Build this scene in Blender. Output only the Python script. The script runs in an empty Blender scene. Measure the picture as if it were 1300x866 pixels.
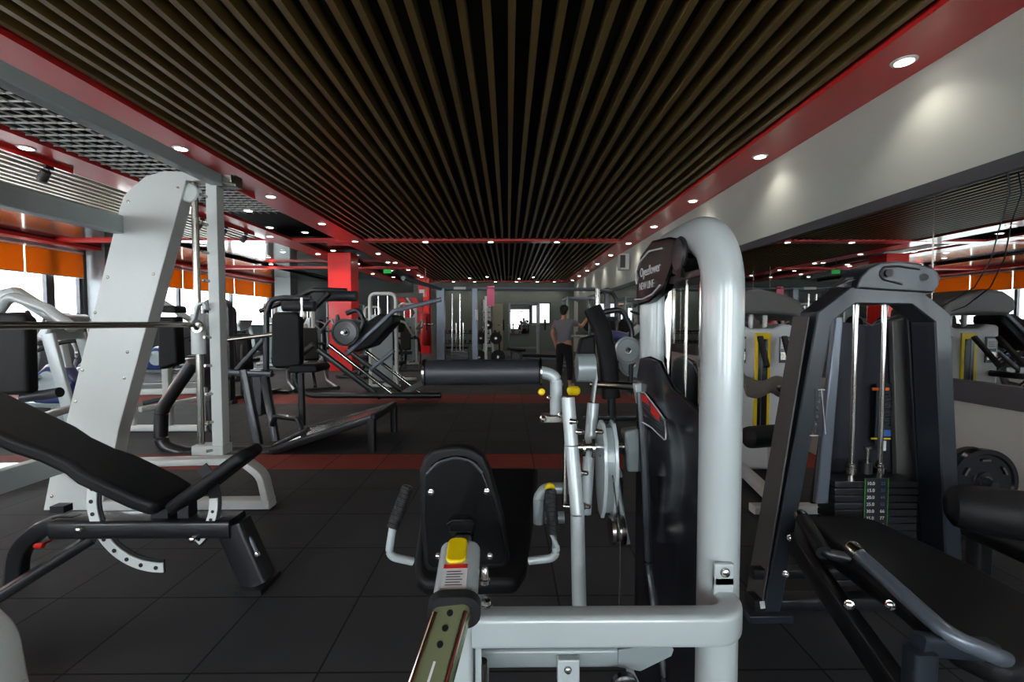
import bpy, bmesh, math, random
from mathutils import Vector, Matrix
random.seed(7)
PI = math.pi
scene = bpy.context.scene
COL = scene.collection
F = 578.0; CAM = Vector((0, 0, 1.38))
pitch = math.atan(23/F); yaw = math.atan(5/F)
fwd = Vector((math.sin(yaw)*math.cos(pitch), math.cos(yaw)*math.cos(pitch), -math.sin(pitch)))
right = Vector((math.cos(yaw), -math.sin(yaw), 0)); upv = right.cross(fwd)
def ray(px, py): return fwd + right*((px-650)/F) - upv*((py-433)/F)
def at(px, py, D):            # point of the place at depth D (metres along the hall)
    d = ray(px, py); return CAM + d*(D/d.y)
def atz(px, py, z):
    d = ray(px, py); return CAM + d*((z-CAM.z)/d.z)
# ---------- camera
cd = bpy.data.cameras.new('camera'); cam = bpy.data.objects.new('camera', cd); COL.objects.link(cam)
cd.sensor_width = 36; cd.lens = F*36/1300; cd.clip_start = 0.02; cd.clip_end = 200
cam.matrix_world = Matrix((( right.x, upv.x, -fwd.x, CAM.x),(right.y, upv.y, -fwd.y, CAM.y),(right.z, upv.z, -fwd.z, CAM.z),(0,0,0,1)))
scene.camera = cam
# ---------- materials
def lin(c): return tuple(((v/255)/12.92 if v/255 <= .04045 else ((v/255+.055)/1.055)**2.4) for v in c)+(1,)
MATS = {}
def mat(name, col, rough=.5, metal=0, noise=0, scale=30, bump=0, coat=0, spec=.5, emit=0):
    m = bpy.data.materials.new(name); m.use_nodes = True; nt = m.node_tree; p = nt.nodes['Principled BSDF']
    c = lin(col); p.inputs['Base Color'].default_value = c; p.inputs['Roughness'].default_value = rough
    p.inputs['Metallic'].default_value = metal; p.inputs['Coat Weight'].default_value = coat; p.inputs['Coat Roughness'].default_value = .08
    p.inputs['Specular IOR Level'].default_value = spec
    if emit: p.inputs['Emission Color'].default_value = c; p.inputs['Emission Strength'].default_value = emit
    tc = nt.nodes.new('ShaderNodeTexCoord'); n = nt.nodes.new('ShaderNodeTexNoise'); n.inputs['Scale'].default_value = scale; n.inputs['Detail'].default_value = 4
    nt.links.new(tc.outputs['Object'], n.inputs['Vector'])
    mr = nt.nodes.new('ShaderNodeMapRange'); mr.inputs['To Min'].default_value = max(0, rough-.01-noise*.2); mr.inputs['To Max'].default_value = min(1, rough+.01+noise*.2)
    nt.links.new(n.outputs['Fac'], mr.inputs['Value']); nt.links.new(mr.outputs['Result'], p.inputs['Roughness'])
    if noise:
        mx = nt.nodes.new('ShaderNodeMix'); mx.data_type = 'RGBA'
        mx.inputs[6].default_value = tuple(v*(1-noise) for v in c[:3])+(1,); mx.inputs[7].default_value = tuple(min(1, v*(1+noise)) for v in c[:3])+(1,)
        nt.links.new(n.outputs['Fac'], mx.inputs[0]); nt.links.new(mx.outputs[2], p.inputs['Base Color'])
    if bump:
        b = nt.nodes.new('ShaderNodeBump'); b.inputs['Strength'].default_value = bump; b.inputs['Distance'].default_value = .002
        nt.links.new(n.outputs['Fac'], b.inputs['Height']); nt.links.new(b.outputs['Normal'], p.inputs['Normal'])
    MATS[name] = m; return m
silver = mat('silver_paint', (184,194,194), .28, .08, 0, 60, coat=.5)
silver_d = mat('silver_grey_paint', (138,148,148), .35, .08, 0, 60, coat=.3)
white = mat('white_paint', (222,226,222), .4, 0, .02, 60, coat=.2)
whitem = mat('white_machine_plastic', (212,216,216), .4, 0, .02, 60)
blackm = mat('black_metal', (26,28,31), .38, 0, .1, 60, coat=.25)
navy = mat('blue_black_metal', (36,43,51), .4, 0, .08, 80, coat=.25)
charc = mat('charcoal_sheet', (84,82,80), .5, 0, .06, 80)
slate = mat('slate_tube', (104,112,122), .3, .3, .05, 80)
leather = mat('black_leather', (17,17,19), .55, 0, .12, 350, .35, spec=.28)
leather2 = mat('charcoal_leather', (46,50,56), .38, 0, .1, 350, .35)
plastic = mat('black_plastic', (12,12,13), .22, 0, .1, 40)
smoke = mat('dark_shroud_plastic', (16,17,26), .2, 0, .1, 20, coat=.5)
foam = mat('black_foam', (40,43,48), .42, 0, .1, 500, .3)
rubber = mat('black_rubber', (20,20,21), .7, 0, .2, 200, .3)
chrome = mat('chrome', (225,225,220), .12, 1)
steel = mat('brushed_steel', (170,168,160), .25, 1, .05, 100)
brass = mat('greenish_chrome', (150,158,120), .25, .5, 0, 100)
facade_red = mat('glare_red_facade', (235,130,118), .6)  # red paled in the colour itself to imitate overexposed daylight
facade_yel = mat('glare_yellow_facade', (240,205,120), .6)  # yellow likewise washed out for daylight glare
matte = mat('matte_navy_plastic', (26,29,38), .55, 0, .05, 30)
yellow = mat('yellow_plastic', (238,205,10), .4)
redp = mat('red_plastic', (225,28,20), .4)
redbag = mat('red_vinyl', (190,20,18), .35)
pink = mat('pink_cloth', (235,120,150), .9, 0, .15, 60, .6)
greycloth = mat('grey_towel', (120,116,112), .95, 0, .2, 90, .8)
blue = mat('blue_plastic', (44,56,110), .3, 0, .1, 20, coat=.4)
paper = mat('white_sticker', (225,225,225), .5)
inkred = mat('red_ink', (200,30,30), .5)
ink = mat('black_ink', (25,25,28), .5)
orange = mat('orange_ink', (235,100,20), .5)
inkblue = mat('blue_ink', (60,100,170), .5)
green = mat('green_ink', (60,160,70), .5)
skin = mat('skin', (196,140,112), .55, 0, .06, 40)
hairm = mat('black_hair', (18,15,14), .6, 0, .3, 200, .5)
shirt = mat('grey_shirt', (128,126,132), .9, 0, .08, 60, .3)
shorts = mat('black_shorts', (24,24,30), .85)
redtape = mat('red_bag', (150,30,40), .7)
shoe = mat('shoe_white', (190,190,190), .6)
wallm = mat('wall_paint', (176,177,168), .6, 0, .03, 1.5, .1)
walld = mat('dark_green_grey_paint', (104,112,104), .7, 0, .05, 2, .1)
darkwall = mat('dark_slate_paint', (52,60,58), .7, 0, .08, 2)
redc = mat('red_ceiling_paint', (208,38,36), .4, 0, .04, 4, coat=.35)
redcol = mat('red_column_paint', (236,12,5), .35, 0, .03, 4, coat=.2)
blackc = mat('black_ceiling_void', (9,9,10), .8)
glossc = mat('dark_gloss_ceiling', (46,38,34), .14, 0, .1, 3, coat=.4)
slatm = mat('brown_baffle', (112,90,48), .42, .1, .12, 4)
slatw = mat('pale_metal_baffle', (232,224,202), .3, .0, .08, 6)
gridm = mat('grey_lattice', (200,200,196), .4, .1, .05, 6)
trimd = mat('dark_grey_trim', (66,64,68), .45)
blind = mat('amber_roller_blind', (178,112,22), .6, 0, .12, 12)
mull = mat('dark_mullion', (62,64,70), .4, .3)
colm = mat('grey_column_paint', (120,124,128), .35, .3, .05, 5)
tanm = mat('tan_panel', (150,146,124), .6)
# amber blinds let daylight through
nt = blind.node_tree; p = nt.nodes['Principled BSDF']; tl = nt.nodes.new('ShaderNodeBsdfTranslucent'); tl.inputs[0].default_value = lin((214,140,20))
mx = nt.nodes.new('ShaderNodeMixShader'); mx.inputs[0].default_value = .32
nt.links.new(p.outputs[0], mx.inputs[1]); nt.links.new(tl.outputs[0], mx.inputs[2]); nt.links.new(mx.outputs[0], nt.nodes['Material Output'].inputs[0])
# glass: clear with a weak fresnel reflection
glass = bpy.data.materials.new('window_glass'); glass.use_nodes = True; nt = glass.node_tree; nt.nodes.remove(nt.nodes['Principled BSDF'])
tr = nt.nodes.new('ShaderNodeBsdfTransparent'); gl = nt.nodes.new('ShaderNodeBsdfGlossy'); gl.inputs['Roughness'].default_value = .02
mx = nt.nodes.new('ShaderNodeMixShader'); mx.inputs[0].default_value = .05
nt.links.new(tr.outputs[0], mx.inputs[1]); nt.links.new(gl.outputs[0], mx.inputs[2]); nt.links.new(mx.outputs[0], nt.nodes['Material Output'].inputs[0])
mirrorm = mat('mirror_glass', (205,208,206), .0, 1); 
for n_ in mirrorm.node_tree.nodes:
    if n_.type == 'MAP_RANGE': n_.inputs['To Min'].default_value = .004; n_.inputs['To Max'].default_value = .012
lampm = mat('lamp_glow', (255,250,240), .5, emit=14)
greenm = mat('green_sign_glow', (10,150,50), .5, emit=.5)
screen = mat('screen', (70,90,96), .15)
# floor
def floor_mat():
    m = bpy.data.materials.new('rubber_tile_floor'); m.use_nodes = True; nt = m.node_tree; p = nt.nodes['Principled BSDF']; L = nt.links.new
    def N(t, **k):
        n = nt.nodes.new(t)
        for a, v in k.items(): setattr(n, a, v)
        return n
    def M(op, a, b=None, c=None):
        n = N('ShaderNodeMath', operation=op)
        for i, v in enumerate((a, b, c)):
            if v is None: continue
            if isinstance(v, (int, float)): n.inputs[i].default_value = v
            else: L(v, n.inputs[i])
        return n.outputs[0]
    tc = N('ShaderNodeTexCoord'); sp = N('ShaderNodeSeparateXYZ'); L(tc.outputs['Object'], sp.inputs[0])
    X, Y = sp.outputs[0], sp.outputs[1]
    def seam(v):
        f = M('FRACT', M('DIVIDE', M('SUBTRACT', v, .25), .5)); d = M('MINIMUM', f, M('SUBTRACT', 1.0, f))
        return M('LESS_THAN', d, .009)
    s = M('MAXIMUM', seam(X), seam(Y))
    def band(a, b): return M('MULTIPLY', M('GREATER_THAN', Y, a), M('LESS_THAN', Y, b))
    red = M('MAXIMUM', band(4.25, 4.75), band(7.75, 8.75))
    n1 = N('ShaderNodeTexNoise'); n1.inputs['Scale'].default_value = 350; L(tc.outputs['Object'], n1.inputs[0])
    n2 = N('ShaderNodeTexNoise'); n2.inputs['Scale'].default_value = 2.2; n2.inputs['Detail'].default_value = 6; L(tc.outputs['Object'], n2.inputs[0])
    wn = N('ShaderNodeTexWhiteNoise', noise_dimensions='2D'); cv = N('ShaderNodeCombineXYZ')
    L(M('FLOOR', M('DIVIDE', M('SUBTRACT', X, .25), .5)), cv.inputs[0]); L(M('FLOOR', M('DIVIDE', M('SUBTRACT', Y, .25), .5)), cv.inputs[1]); L(cv.outputs[0], wn.inputs[0])
    v = M('MULTIPLY', M('ADD', .55, M('MULTIPLY', n1.outputs[0], .45)), M('ADD', .55, M('ADD', M('MULTIPLY', n2.outputs[0], .55), M('MULTIPLY', wn.outputs[0], .25))))
    mx = N('ShaderNodeMix', data_type='RGBA'); mx.inputs[6].default_value = lin((70,70,72)); mx.inputs[7].default_value = lin((150,62,50)); L(red, mx.inputs[0])
    m2 = N('ShaderNodeMix', data_type='RGBA', blend_type='MULTIPLY'); m2.inputs[0].default_value = 1; L(mx.outputs[2], m2.inputs[6])
    cc = N('ShaderNodeCombineColor'); [L(v, cc.inputs[i]) for i in range(3)]; L(cc.outputs[0], m2.inputs[7])
    m3 = N('ShaderNodeMix', data_type='RGBA'); L(s, m3.inputs[0]); L(m2.outputs[2], m3.inputs[6]); m3.inputs[7].default_value = lin((9,9,9)); L(m3.outputs[2], p.inputs['Base Color'])
    p.inputs['Roughness'].default_value = .72; p.inputs['Specular IOR Level'].default_value = .35
    b = N('ShaderNodeBump'); b.inputs['Strength'].default_value = .35; b.inputs['Distance'].default_value = .002
    L(M('SUBTRACT', n1.outputs[0], M('MULTIPLY', s, 2.0)), b.inputs['Height']); L(b.outputs[0], p.inputs['Normal'])
    return m
floorm = floor_mat()
# ---------- mesh helpers
def circ(r, n=12, ry=None):
    ry = ry or r
    return [(r*math.cos(2*PI*k/n), ry*math.sin(2*PI*k/n)) for k in range(n)]
def rrect(w, h, c=.01, n=3):
    out = []
    for sx, sy, a0 in ((1,1,0),(-1,1,90),(-1,-1,180),(1,-1,270)):
        for k in range(n+1):
            a = math.radians(a0+90*k/n); out.append((sx*(w/2-c)+c*math.cos(a), sy*(h/2-c)+c*math.sin(a)))
    return out
def fillet(pts, rad, seg=6):
    pts = [Vector(p) for p in pts]
    if rad <= 0 or len(pts) < 3: return pts
    out = [pts[0]]
    for i in range(1, len(pts)-1):
        a, b, c = pts[i-1], pts[i], pts[i+1]; u = (a-b); v = (c-b); lu, lv = u.length, v.length
        if lu < 1e-6 or lv < 1e-6: continue
        u /= lu; v /= lv; ang = u.angle(v)
        if ang > math.radians(176): out.append(b); continue
        t = min(rad/math.tan(ang/2), lu*.48, lv*.48)
        p0 = b+u*t; p1 = b+v*t
        for k in range(seg+1):
            s = k/seg; out.append(p0*(1-s)**2 + b*2*s*(1-s) + p1*s*s)
    out.append(pts[-1]); return out
class B:
    def __init__(s): s.bm = bmesh.new()
    def sweep(s, pts, prof, up=(0,0,1), close=False, cap=True, scales=None):
        pts = [Vector(p) for p in pts]; n = len(pts); up = Vector(up); rings = []
        for i, p in enumerate(pts):
            if close: t = (pts[(i+1)%n]-pts[i-1])
            elif i == 0: t = pts[1]-pts[0]
            elif i == n-1: t = pts[-1]-pts[-2]
            else: t = (pts[i+1]-p).normalized()+(p-pts[i-1]).normalized()
            t.normalize(); u = up
            if abs(t.dot(u)) > .98: u = Vector((0,1,0)) if abs(t.y) < .9 else Vector((1,0,0))
            side = t.cross(u).normalized(); v = side.cross(t).normalized()
            k = 1.0
            if not close and 0 < i < n-1:
                cs = (pts[i+1]-p).normalized().dot((p-pts[i-1]).normalized()); k = 1/max(.5, math.sqrt((1+cs)/2)) if cs < .999 else 1
                k = min(k, 1.3) if len(pts) < 5 else 1
            sc = scales[i] if scales else 1
            rings.append([s.bm.verts.new(p+side*(a*sc*k)+v*(b*sc*k)) for a, b in prof])
        m = len(prof)
        for i in range(n if close else n-1):
            r0, r1 = rings[i], rings[(i+1)%n]
            for j in range(m): s.bm.faces.new((r0[j], r0[(j+1)%m], r1[(j+1)%m], r1[j]))
        if cap and not close: s.bm.faces.new(rings[0][::-1]); s.bm.faces.new(rings[-1])
        return s
    def tube(s, pts, r, n=12, rad=0, up=(0,0,1), seg=6, scales=None): return s.sweep(fillet(pts, rad, seg), circ(r, n), up, scales=scales)
    def beam(s, pts, w, h, up=(0,0,1), c=None, rad=0, seg=6): return s.sweep(fillet(pts, rad, seg), rrect(w, h, c if c is not None else min(w, h)*.18, 2), up)
    def box(s, c, d, rz=0, rx=0, ry=0):
        M_ = Matrix.Translation(c) @ Matrix.Rotation(rz,4,'Z') @ Matrix.Rotation(ry,4,'Y') @ Matrix.Rotation(rx,4,'X') @ Matrix.Diagonal((d[0],d[1],d[2],1))
        bmesh.ops.create_cube(s.bm, size=1, matrix=M_); return s
    def prism(s, pts, ext):
        ext = Vector(ext); a = [s.bm.verts.new(Vector(p)) for p in pts]; b = [s.bm.verts.new(Vector(p)+ext) for p in pts]; n = len(a)
        s.bm.faces.new(a); s.bm.faces.new(b[::-1])
        for i in range(n): s.bm.faces.new((a[(i+1)%n], a[i], b[i], b[(i+1)%n]))
        return s
    def ppx(s, pts, D, T): return s.prism([at(x, y, D) for x, y in pts], (0, T, 0))
    def sphere(s, c, r, sc=(1,1,1), u=16, v=10):
        bmesh.ops.create_uvsphere(s.bm, u_segments=u, v_segments=v, radius=r, matrix=Matrix.Translation(c) @ Matrix.Diagonal((sc[0],sc[1],sc[2],1))); return s
    def cyl(s, p0, p1, r, n=20, r2=None): return s.sweep([p0, p1], circ(r, n), scales=[1, (r2 if r2 is not None else r)/r])
    def lathe(s, c, axis, prof, n=28):          # prof: (radius, offset along the axis)
        axis = Vector(axis).normalized(); u = axis.orthogonal().normalized(); v = axis.cross(u); c = Vector(c); rings = []
        for r, h in prof: rings.append([s.bm.verts.new(c+axis*h+(u*math.cos(2*PI*k/n)+v*math.sin(2*PI*k/n))*max(r, 1e-4)) for k in range(n)])
        for a, b in zip(rings, rings[1:]):
            for k in range(n): s.bm.faces.new((a[k], a[(k+1)%n], b[(k+1)%n], b[k]))
        s.bm.faces.new(rings[0][::-1]); s.bm.faces.new(rings[-1]); return s
    def ring(s, c, axis, r0, r1, a0, a1, th, n=24):   # flat annular sector
        axis = Vector(axis).normalized(); out = []; inn = []
        ux = Vector((1,0,0)); uz = Vector((0,0,1)) if abs(axis.y) > .5 else Vector((0,1,0)); c = Vector(c)
        for k in range(n+1):
            a = math.radians(a0+(a1-a0)*k/n); d = ux*math.cos(a)+uz*math.sin(a); out.append(c+d*r1); inn.append(c+d*r0)
        return s.prism(out+inn[::-1], axis*th)
    def hollow(s, c, axis, prof, n=36):
        axis = Vector(axis).normalized(); u = axis.orthogonal().normalized(); v = axis.cross(u); c = Vector(c); rings = []
        for r, h in prof: rings.append([s.bm.verts.new(c+axis*h+(u*math.cos(2*PI*k/n)+v*math.sin(2*PI*k/n))*r) for k in range(n)])
        for a, b in zip(rings, rings[1:]+rings[:1]):
            for k in range(n): s.bm.faces.new((a[k], a[(k+1)%n], b[(k+1)%n], b[k]))
        return s
    def build(s, name, m, parent=None, bev=0, seg=2, flat=False, ang=35, smooth=0, **props):
        bmesh.ops.recalc_face_normals(s.bm, faces=s.bm.faces)
        me = bpy.data.meshes.new(name); s.bm.to_mesh(me); s.bm.free()
        me.materials.append(m); o = bpy.data.objects.new(name, me); COL.objects.link(o)
        if not flat:
            me.shade_smooth(); me.set_sharp_from_angle(angle=math.radians(ang))
        if bev:
            md = o.modifiers.new('bevel', 'BEVEL'); md.width = bev; md.segments = seg; md.limit_method = 'ANGLE'; md.angle_limit = math.radians(40); md.harden_normals = False
            me.shade_smooth(); me.set_sharp_from_angle(angle=math.radians(75))
        if smooth:
            md = o.modifiers.new('smooth', 'SUBSURF'); md.levels = smooth; md.render_levels = smooth
            me.shade_smooth(); me.set_sharp_from_angle(angle=math.radians(180))
        if parent is not None:
            o.parent = parent; o.matrix_parent_inverse = Matrix.Translation(-Vector(parent.location)) if parent.parent is None and parent.type == 'EMPTY' else Matrix.Identity(4)
        for k, v in props.items(): o[k] = v
        return o
def tag(o, label, cat, group=None):
    o['label'] = label; o['category'] = cat
    if group: o['group'] = group
    return o
def thing(name, label, cat, loc=(0,0,0), group=None):
    o = bpy.data.objects.new(name, None); COL.objects.link(o); o.location = loc; o.empty_display_size = .1
    return tag(o, label, cat, group)
def struct(o): o['kind'] = 'structure'; return o
def text(body, name, m, parent, loc, size, xdir, ydir, ext=.0006, align='CENTER'):
    cu = bpy.data.curves.new(name, 'FONT'); cu.body = body; cu.size = size; cu.extrude = ext; cu.align_x = align; cu.align_y = 'CENTER'
    cu.materials.append(m); o = bpy.data.objects.new(name, cu); COL.objects.link(o)
    x = Vector(xdir).normalized(); y = Vector(ydir); y = (y-x*y.dot(x)).normalized(); z = x.cross(y); l = Vector(loc)
    M_ = Matrix(((x.x,y.x,z.x,l.x),(x.y,y.y,z.y,l.y),(x.z,y.z,z.z,l.z),(0,0,0,1)))
    o.parent = parent; inv = Matrix.Translation(-Vector(parent.location)) if parent is not None and parent.parent is None and parent.type == 'EMPTY' else Matrix.Identity(4)
    me = bpy.data.meshes.new_from_object(o.evaluated_get(bpy.context.evaluated_depsgraph_get())); bpy.data.objects.remove(o)
    me.name = name; o = bpy.data.objects.new(name, me); COL.objects.link(o); o.parent = parent
    o.matrix_parent_inverse = inv; o.matrix_basis = M_; return o
def kids(o): return [c for c in bpy.data.objects if c.parent == o]
def dup(o, loc=None, rz=0, label=None, group=None, parent=None):
    c = o.copy(); COL.objects.link(c); inv = o.matrix_parent_inverse.copy()
    if parent is not None: c.parent = parent; c.matrix_parent_inverse = inv
    for k in kids(o): dup(k, parent=c)
    if loc is not None: c.location = loc; c.rotation_euler = (0,0,rz)
    if label: c['label'] = label
    if group: c['group'] = group
    return c
# ================= THE HALL =================
CZ = 3.38; XR = 3.22; XL = -11.2; Y0 = -5.0; Y1 = 22.3
struct(B().box(((XR+XL)/2, (Y0+Y1)/2, -.05), (XR-XL+.6, Y1-Y0+.6, .1)).build('floor', floorm, flat=True))
struct(B().box(((XR+XL)/2, (Y0+Y1)/2, CZ+.37), (XR-XL+.6, Y1-Y0+.6, .1)).build('ceiling', blackc, flat=True))
struct(B().box((XR+.1, (Y0+Y1)/2, 1.85), (.2, Y1-Y0+.4, 3.7)).build('wall_right', wallm, flat=True))
# far wall with a dark slate stretch towards the windows and a glowing patch painted for a mirror reflection
w = struct(B().box(((XR-4.6)/2-.0, Y1+.1, 1.85), (XR+4.6, .2, 3.7)).build('wall_far', walld, flat=True))
struct(B().box(((XL-4.6)/2, Y1+.1, 1.85), (-4.6-XL, .2, 3.7)).build('wall_far_dark', darkwall, flat=True))
# window side wall: sill wall, head wall, piers
b = B(); b.box((XL-.1, (Y0+Y1)/2, .62), (.2, Y1-Y0, 1.24)); b.box((XL-.1, (Y0+Y1)/2, 3.5), (.2, Y1-Y0, .5))
for y in (-4.7, 3.0, 12.45, 21.9): b.box((XL-.1, y, 2.2), (.2, .6, 2.2))
struct(b.build('wall_left', colm, flat=True))
# wall behind the viewer with wide windows
b = B(); b.box(((XR+XL)/2, Y0-.1, .35), (XR-XL, .2, .7)); b.box(((XR+XL)/2, Y0-.1, 3.4), (XR-XL, .2, .75))
for x in (-11, -7.4, -3.8, -.2, 3.1): b.box((x, Y0-.1, 2), (.5, .2, 2.7))
struct(b.build('wall_back', wallm, flat=True))
wn = 1
def window(y0, y1, z0, z1, n, x=None, yc=None, x0=None, x1=None):
    global wn
    b = B(); g = B(); t = .06
    if x is not None:
        for z in (z0+t/2, z1-t/2): b.box((x, (y0+y1)/2, z), (.08, y1-y0, t))
        for k in range(n+1): yy = y0+(y1-y0)*k/n; b.box((x, min(max(yy, y0+.05), y1-.05), (z0+z1)/2), (.1, .1, z1-z0-2*t))
        g.box((x-.01, (y0+y1)/2, (z0+z1)/2), (.012, y1-y0-.02, z1-z0-.02))
    else:
        for z in (z0+t/2, z1-t/2): b.box(((x0+x1)/2, yc, z), (x1-x0, .08, t))
        for k in range(n+1): xx = x0+(x1-x0)*k/n; b.box((min(max(xx, x0+.04), x1-.04), yc, (z0+z1)/2), (.08, .1, z1-z0-2*t))
        g.box(((x0+x1)/2, yc+.01, (z0+z1)/2), (x1-x0-.02, .012, z1-z0-.02))
    e = bpy.data.objects.new('window_%d' % wn, None); COL.objects.link(e); struct(e); wn += 1
    b.build('window_frame', mull, e, flat=True); g.build('window_pane', glass, e, flat=True)
    return e
window(3.3, 11.3, 1.24, 3.25, 3, x=XL-.06)
window(11.3, 12.15, 1.24, 3.25, 1, x=XL-.06)
window(12.75, 21.6, 1.24, 3.25, 3, x=XL-.06)
window(-4.4, 2.7, 1.24, 3.25, 2, x=XL-.06)
for x0, x1 in ((-10.75,-7.65),(-7.15,-4.05),(-3.55,-.45),(.05,2.85)): window(0, 0, .7, 3.02, 2, yc=Y0-.06, x0=x0, x1=x1)
# roller blinds, half drawn
for a, c, n in ((3.3,12.1,6),(12.8,21.6,6),(-4.4,2.7,5)):
    for k in range(n):
        y0 = a+(c-a)*k/n+.02; y1 = a+(c-a)*(k+1)/n-.02
        t = thing('roller_blind', 'amber roller blind half drawn over the long side window', 'blind', (XL+.08, (y0+y1)/2, 2.53), 'amber roller blinds along the side windows')
        B().box((XL+.08, (y0+y1)/2, 2.87), (.012, y1-y0, .62)).build('blind_cloth', blind, t, flat=True)
        B().cyl((XL+.08, y0, 3.19), (XL+.08, y1, 3.19), .03, 10).build('roller', white, t)
        B().cyl((XL+.085, y0, 2.55), (XL+.085, y1, 2.55), .014, 8).build('bottom_bar', white, t)
# outside: pale street building with a red and yellow band
t = thing('building', 'pale building with red and yellow facade band outside the windows', 'building', (-24, 6, 0))
B().box((-24, 8, 3), (1, 60, 7)).build('facade', whitem, t, flat=True)
B().box((-23.4, 8, 3.3), (.2, 28, .5)).build('red_band', facade_red, t, flat=True, label='red facade band')
B().box((-23.4, 23.3, 3.3), (.2, 2.6, .5)).build('yellow_band', facade_yel, t, flat=True, label='yellow facade band')
struct(B().box((-17.5, 8, -.05), (12, 60, .1)).build('pavement', white, flat=True))
struct(B().box((-4, -10, -.05), (26, 9.4, .1)).build('pavement_back', white, flat=True))
sl_ = bpy.data.lights.new('sun','SUN'); sl_.energy = 14; sl_.angle = .02; so = bpy.data.objects.new('sun', sl_); COL.objects.link(so); so.rotation_euler = (math.radians(-35), 0, 0)
# ---------- baffle ceilings
def baffles(x0, x1, y0, y1, pitch_, w, h, m, name):
    b = B(); n = int(round((x1-x0)/pitch_))
    for k in range(n):
        x = x0+(k+.5)*(x1-x0)/n; b.box((x, (y0+y1)/2, CZ+h/2), (w, y1-y0, h))
    return struct(b.build(name, m, flat=True))
baffles(-3.46, 2.70, Y0, 11.0, .16, .05, .11, slatm, 'ceiling_baffles')
baffles(-3.46, 2.70, 11.35, 21.9, .16, .05, .11, slatm, 'ceiling_baffles_far')
baffles(-8.6, -5.73, Y0, 11.0, .175, .055, .03, slatw, 'ceiling_baffles_side')
b = B()
for k in range(8): b.box((-5.16+(k+.5)*1.12/8, 3.0, CZ+.01), (.008, 11, .018))
for k in range(73): b.box((-4.6, -2.5+k*.15, CZ+.01), (1.12, .008, .018))
struct(b.build('ceiling_lattice', gridm, flat=True))
struct(B().box((-9.9, 8.6, CZ+.05), (2.6, 27, .1)).build('ceiling_gloss_panel', glossc, flat=True))
struct(B().box((-6.0, 16.7, CZ+.12), (4.9, 10.6, .05)).build('ceiling_dark_bay', glossc, flat=True))
# red bands
tn = 1
def trim(c, d, m=redc, name='trim'):
    global tn
    o = struct(B().box(c, d).build('%s_%d' % (name, tn), m, flat=True)); tn += 1; return o
Lc = (Y0+Y1)/2; Ll = Y1-Y0
trim((2.96, Lc, CZ+.0), (.52, Ll, .06)); trim((-3.75, Lc, CZ), (.58, Ll, .06)); trim((-5.45, Lc, CZ), (.57, Ll, .06))
trim((-3.9, 11.17, CZ-.004), (14.2, .32, .06)); trim((-.38, 22.0, CZ-.004), (6.7, .55, .06)); trim((-10.9, Lc, CZ-.06), (.35, Ll, .08))
trim((-7.0, 16.5, CZ-.02), (7.6, .25, .08))
trim((XR-.02, 8.0, 2.3925), (.05, 26.5, .095), trimd); trim((XR-.02, 8.0, .905), (.06, 26.5, .15), trimd)
# mirror panels
ys = [-4.05, -1.57, .93, 3.43, 5.95, 8.45, 10.95, 13.45, 15.95, 18.45, 20.9]
for a, c in zip(ys, ys[1:]):
    t = tag(B().box((XR-.008, (a+c)/2, 1.6625), (.016, c-a-.008, 1.365)).build('mirror_panel', mirrorm, flat=True), 'tall frameless mirror panel along the grey wall', 'mirror', 'mirror panels on the long wall')
b = B()
for y in ys[1:-1]: b.box((XR-.010, y, 1.6625), (.014, .012, 1.365))
struct(b.build('trim_mirror_joints', chrome, flat=True))
# mirror crack-like hanging wire
p0 = at(1283, 215, 2.85)
tag(B().tube([(XR-.05, 2.90, 2.33),(XR-.055, 2.88, 2.2),(XR-.05, 2.93, 2.02),(XR-.06, 2.97, 1.8),(XR-.07, 3.06, 1.62),(XR-.1, 3.25, 1.50),(XR-.2,3.45,1.47)], .004, 6, .05).build('hanging_cable', ink), 'thin loose cable hanging down in front of the mirror', 'cable')
# wall box
t = thing('wall_speaker', 'small white box speaker high on the grey wall', 'speaker', (3.1, 12.3, 3.0))
B().box((3.08, 12.2, 3.0), (.24, .32, .42)).build('speaker_case', white, t, bev=.02); B().box((3.02, 12.03, 3.0), (.13, .02, .33)).build('speaker_grille', trimd, t)
# far wall: mirror, and a framed glowing pane painting its reflection of windows
def far_glow_pane(x0, x1, z0, z1, m):
    global wn
    e = bpy.data.objects.new('window_%d' % wn, None); COL.objects.link(e); struct(e); wn += 1  # numbered with the windows, but a stand-in for windows reflected in a mirror
    b = B(); y = Y1-.03
    for z in (z0, z1): b.box(((x0+x1)/2, y, z), (x1-x0+.08, .07, .06))
    for x in (x0, x1): b.box((x, y, (z0+z1)/2), (.06, .07, z1-z0))
    b.build('window_frame', mull, e, flat=True); B().box(((x0+x1)/2, y, (z0+z1)/2), (x1-x0, .02, z1-z0)).build('window_pane', m, e, flat=True)
mirror_glow = mat('mirror_reflection_glow', (236,240,242), .3, emit=.9)  # emission imitates bright windows reflected in the far mirror
far_glow_pane(1.15, 2.05, 1.35, 2.35, mirror_glow)
t = tag(B().box((.55, Y1-.02, 1.6), (.95, .03, 1.5)).build('mirror_panel', mirrorm, flat=True), 'wide mirror on the far green-grey wall', 'mirror')
# columns
def column(x, y, w, m, name='column', sill=None):
    o = struct(B().box((x, y, CZ/2), (w, w, CZ)).build(name, m, bev=.01)); return o
column(-4.80, 13.4, .66, redcol); column(-3.75, 20.6, .5, redcol); column(-9.9, 20.5, .7, silver_d); column(-10.9, 12.45, .5, colm)
column(-1.9, -3.6, .6, redcol)
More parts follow.
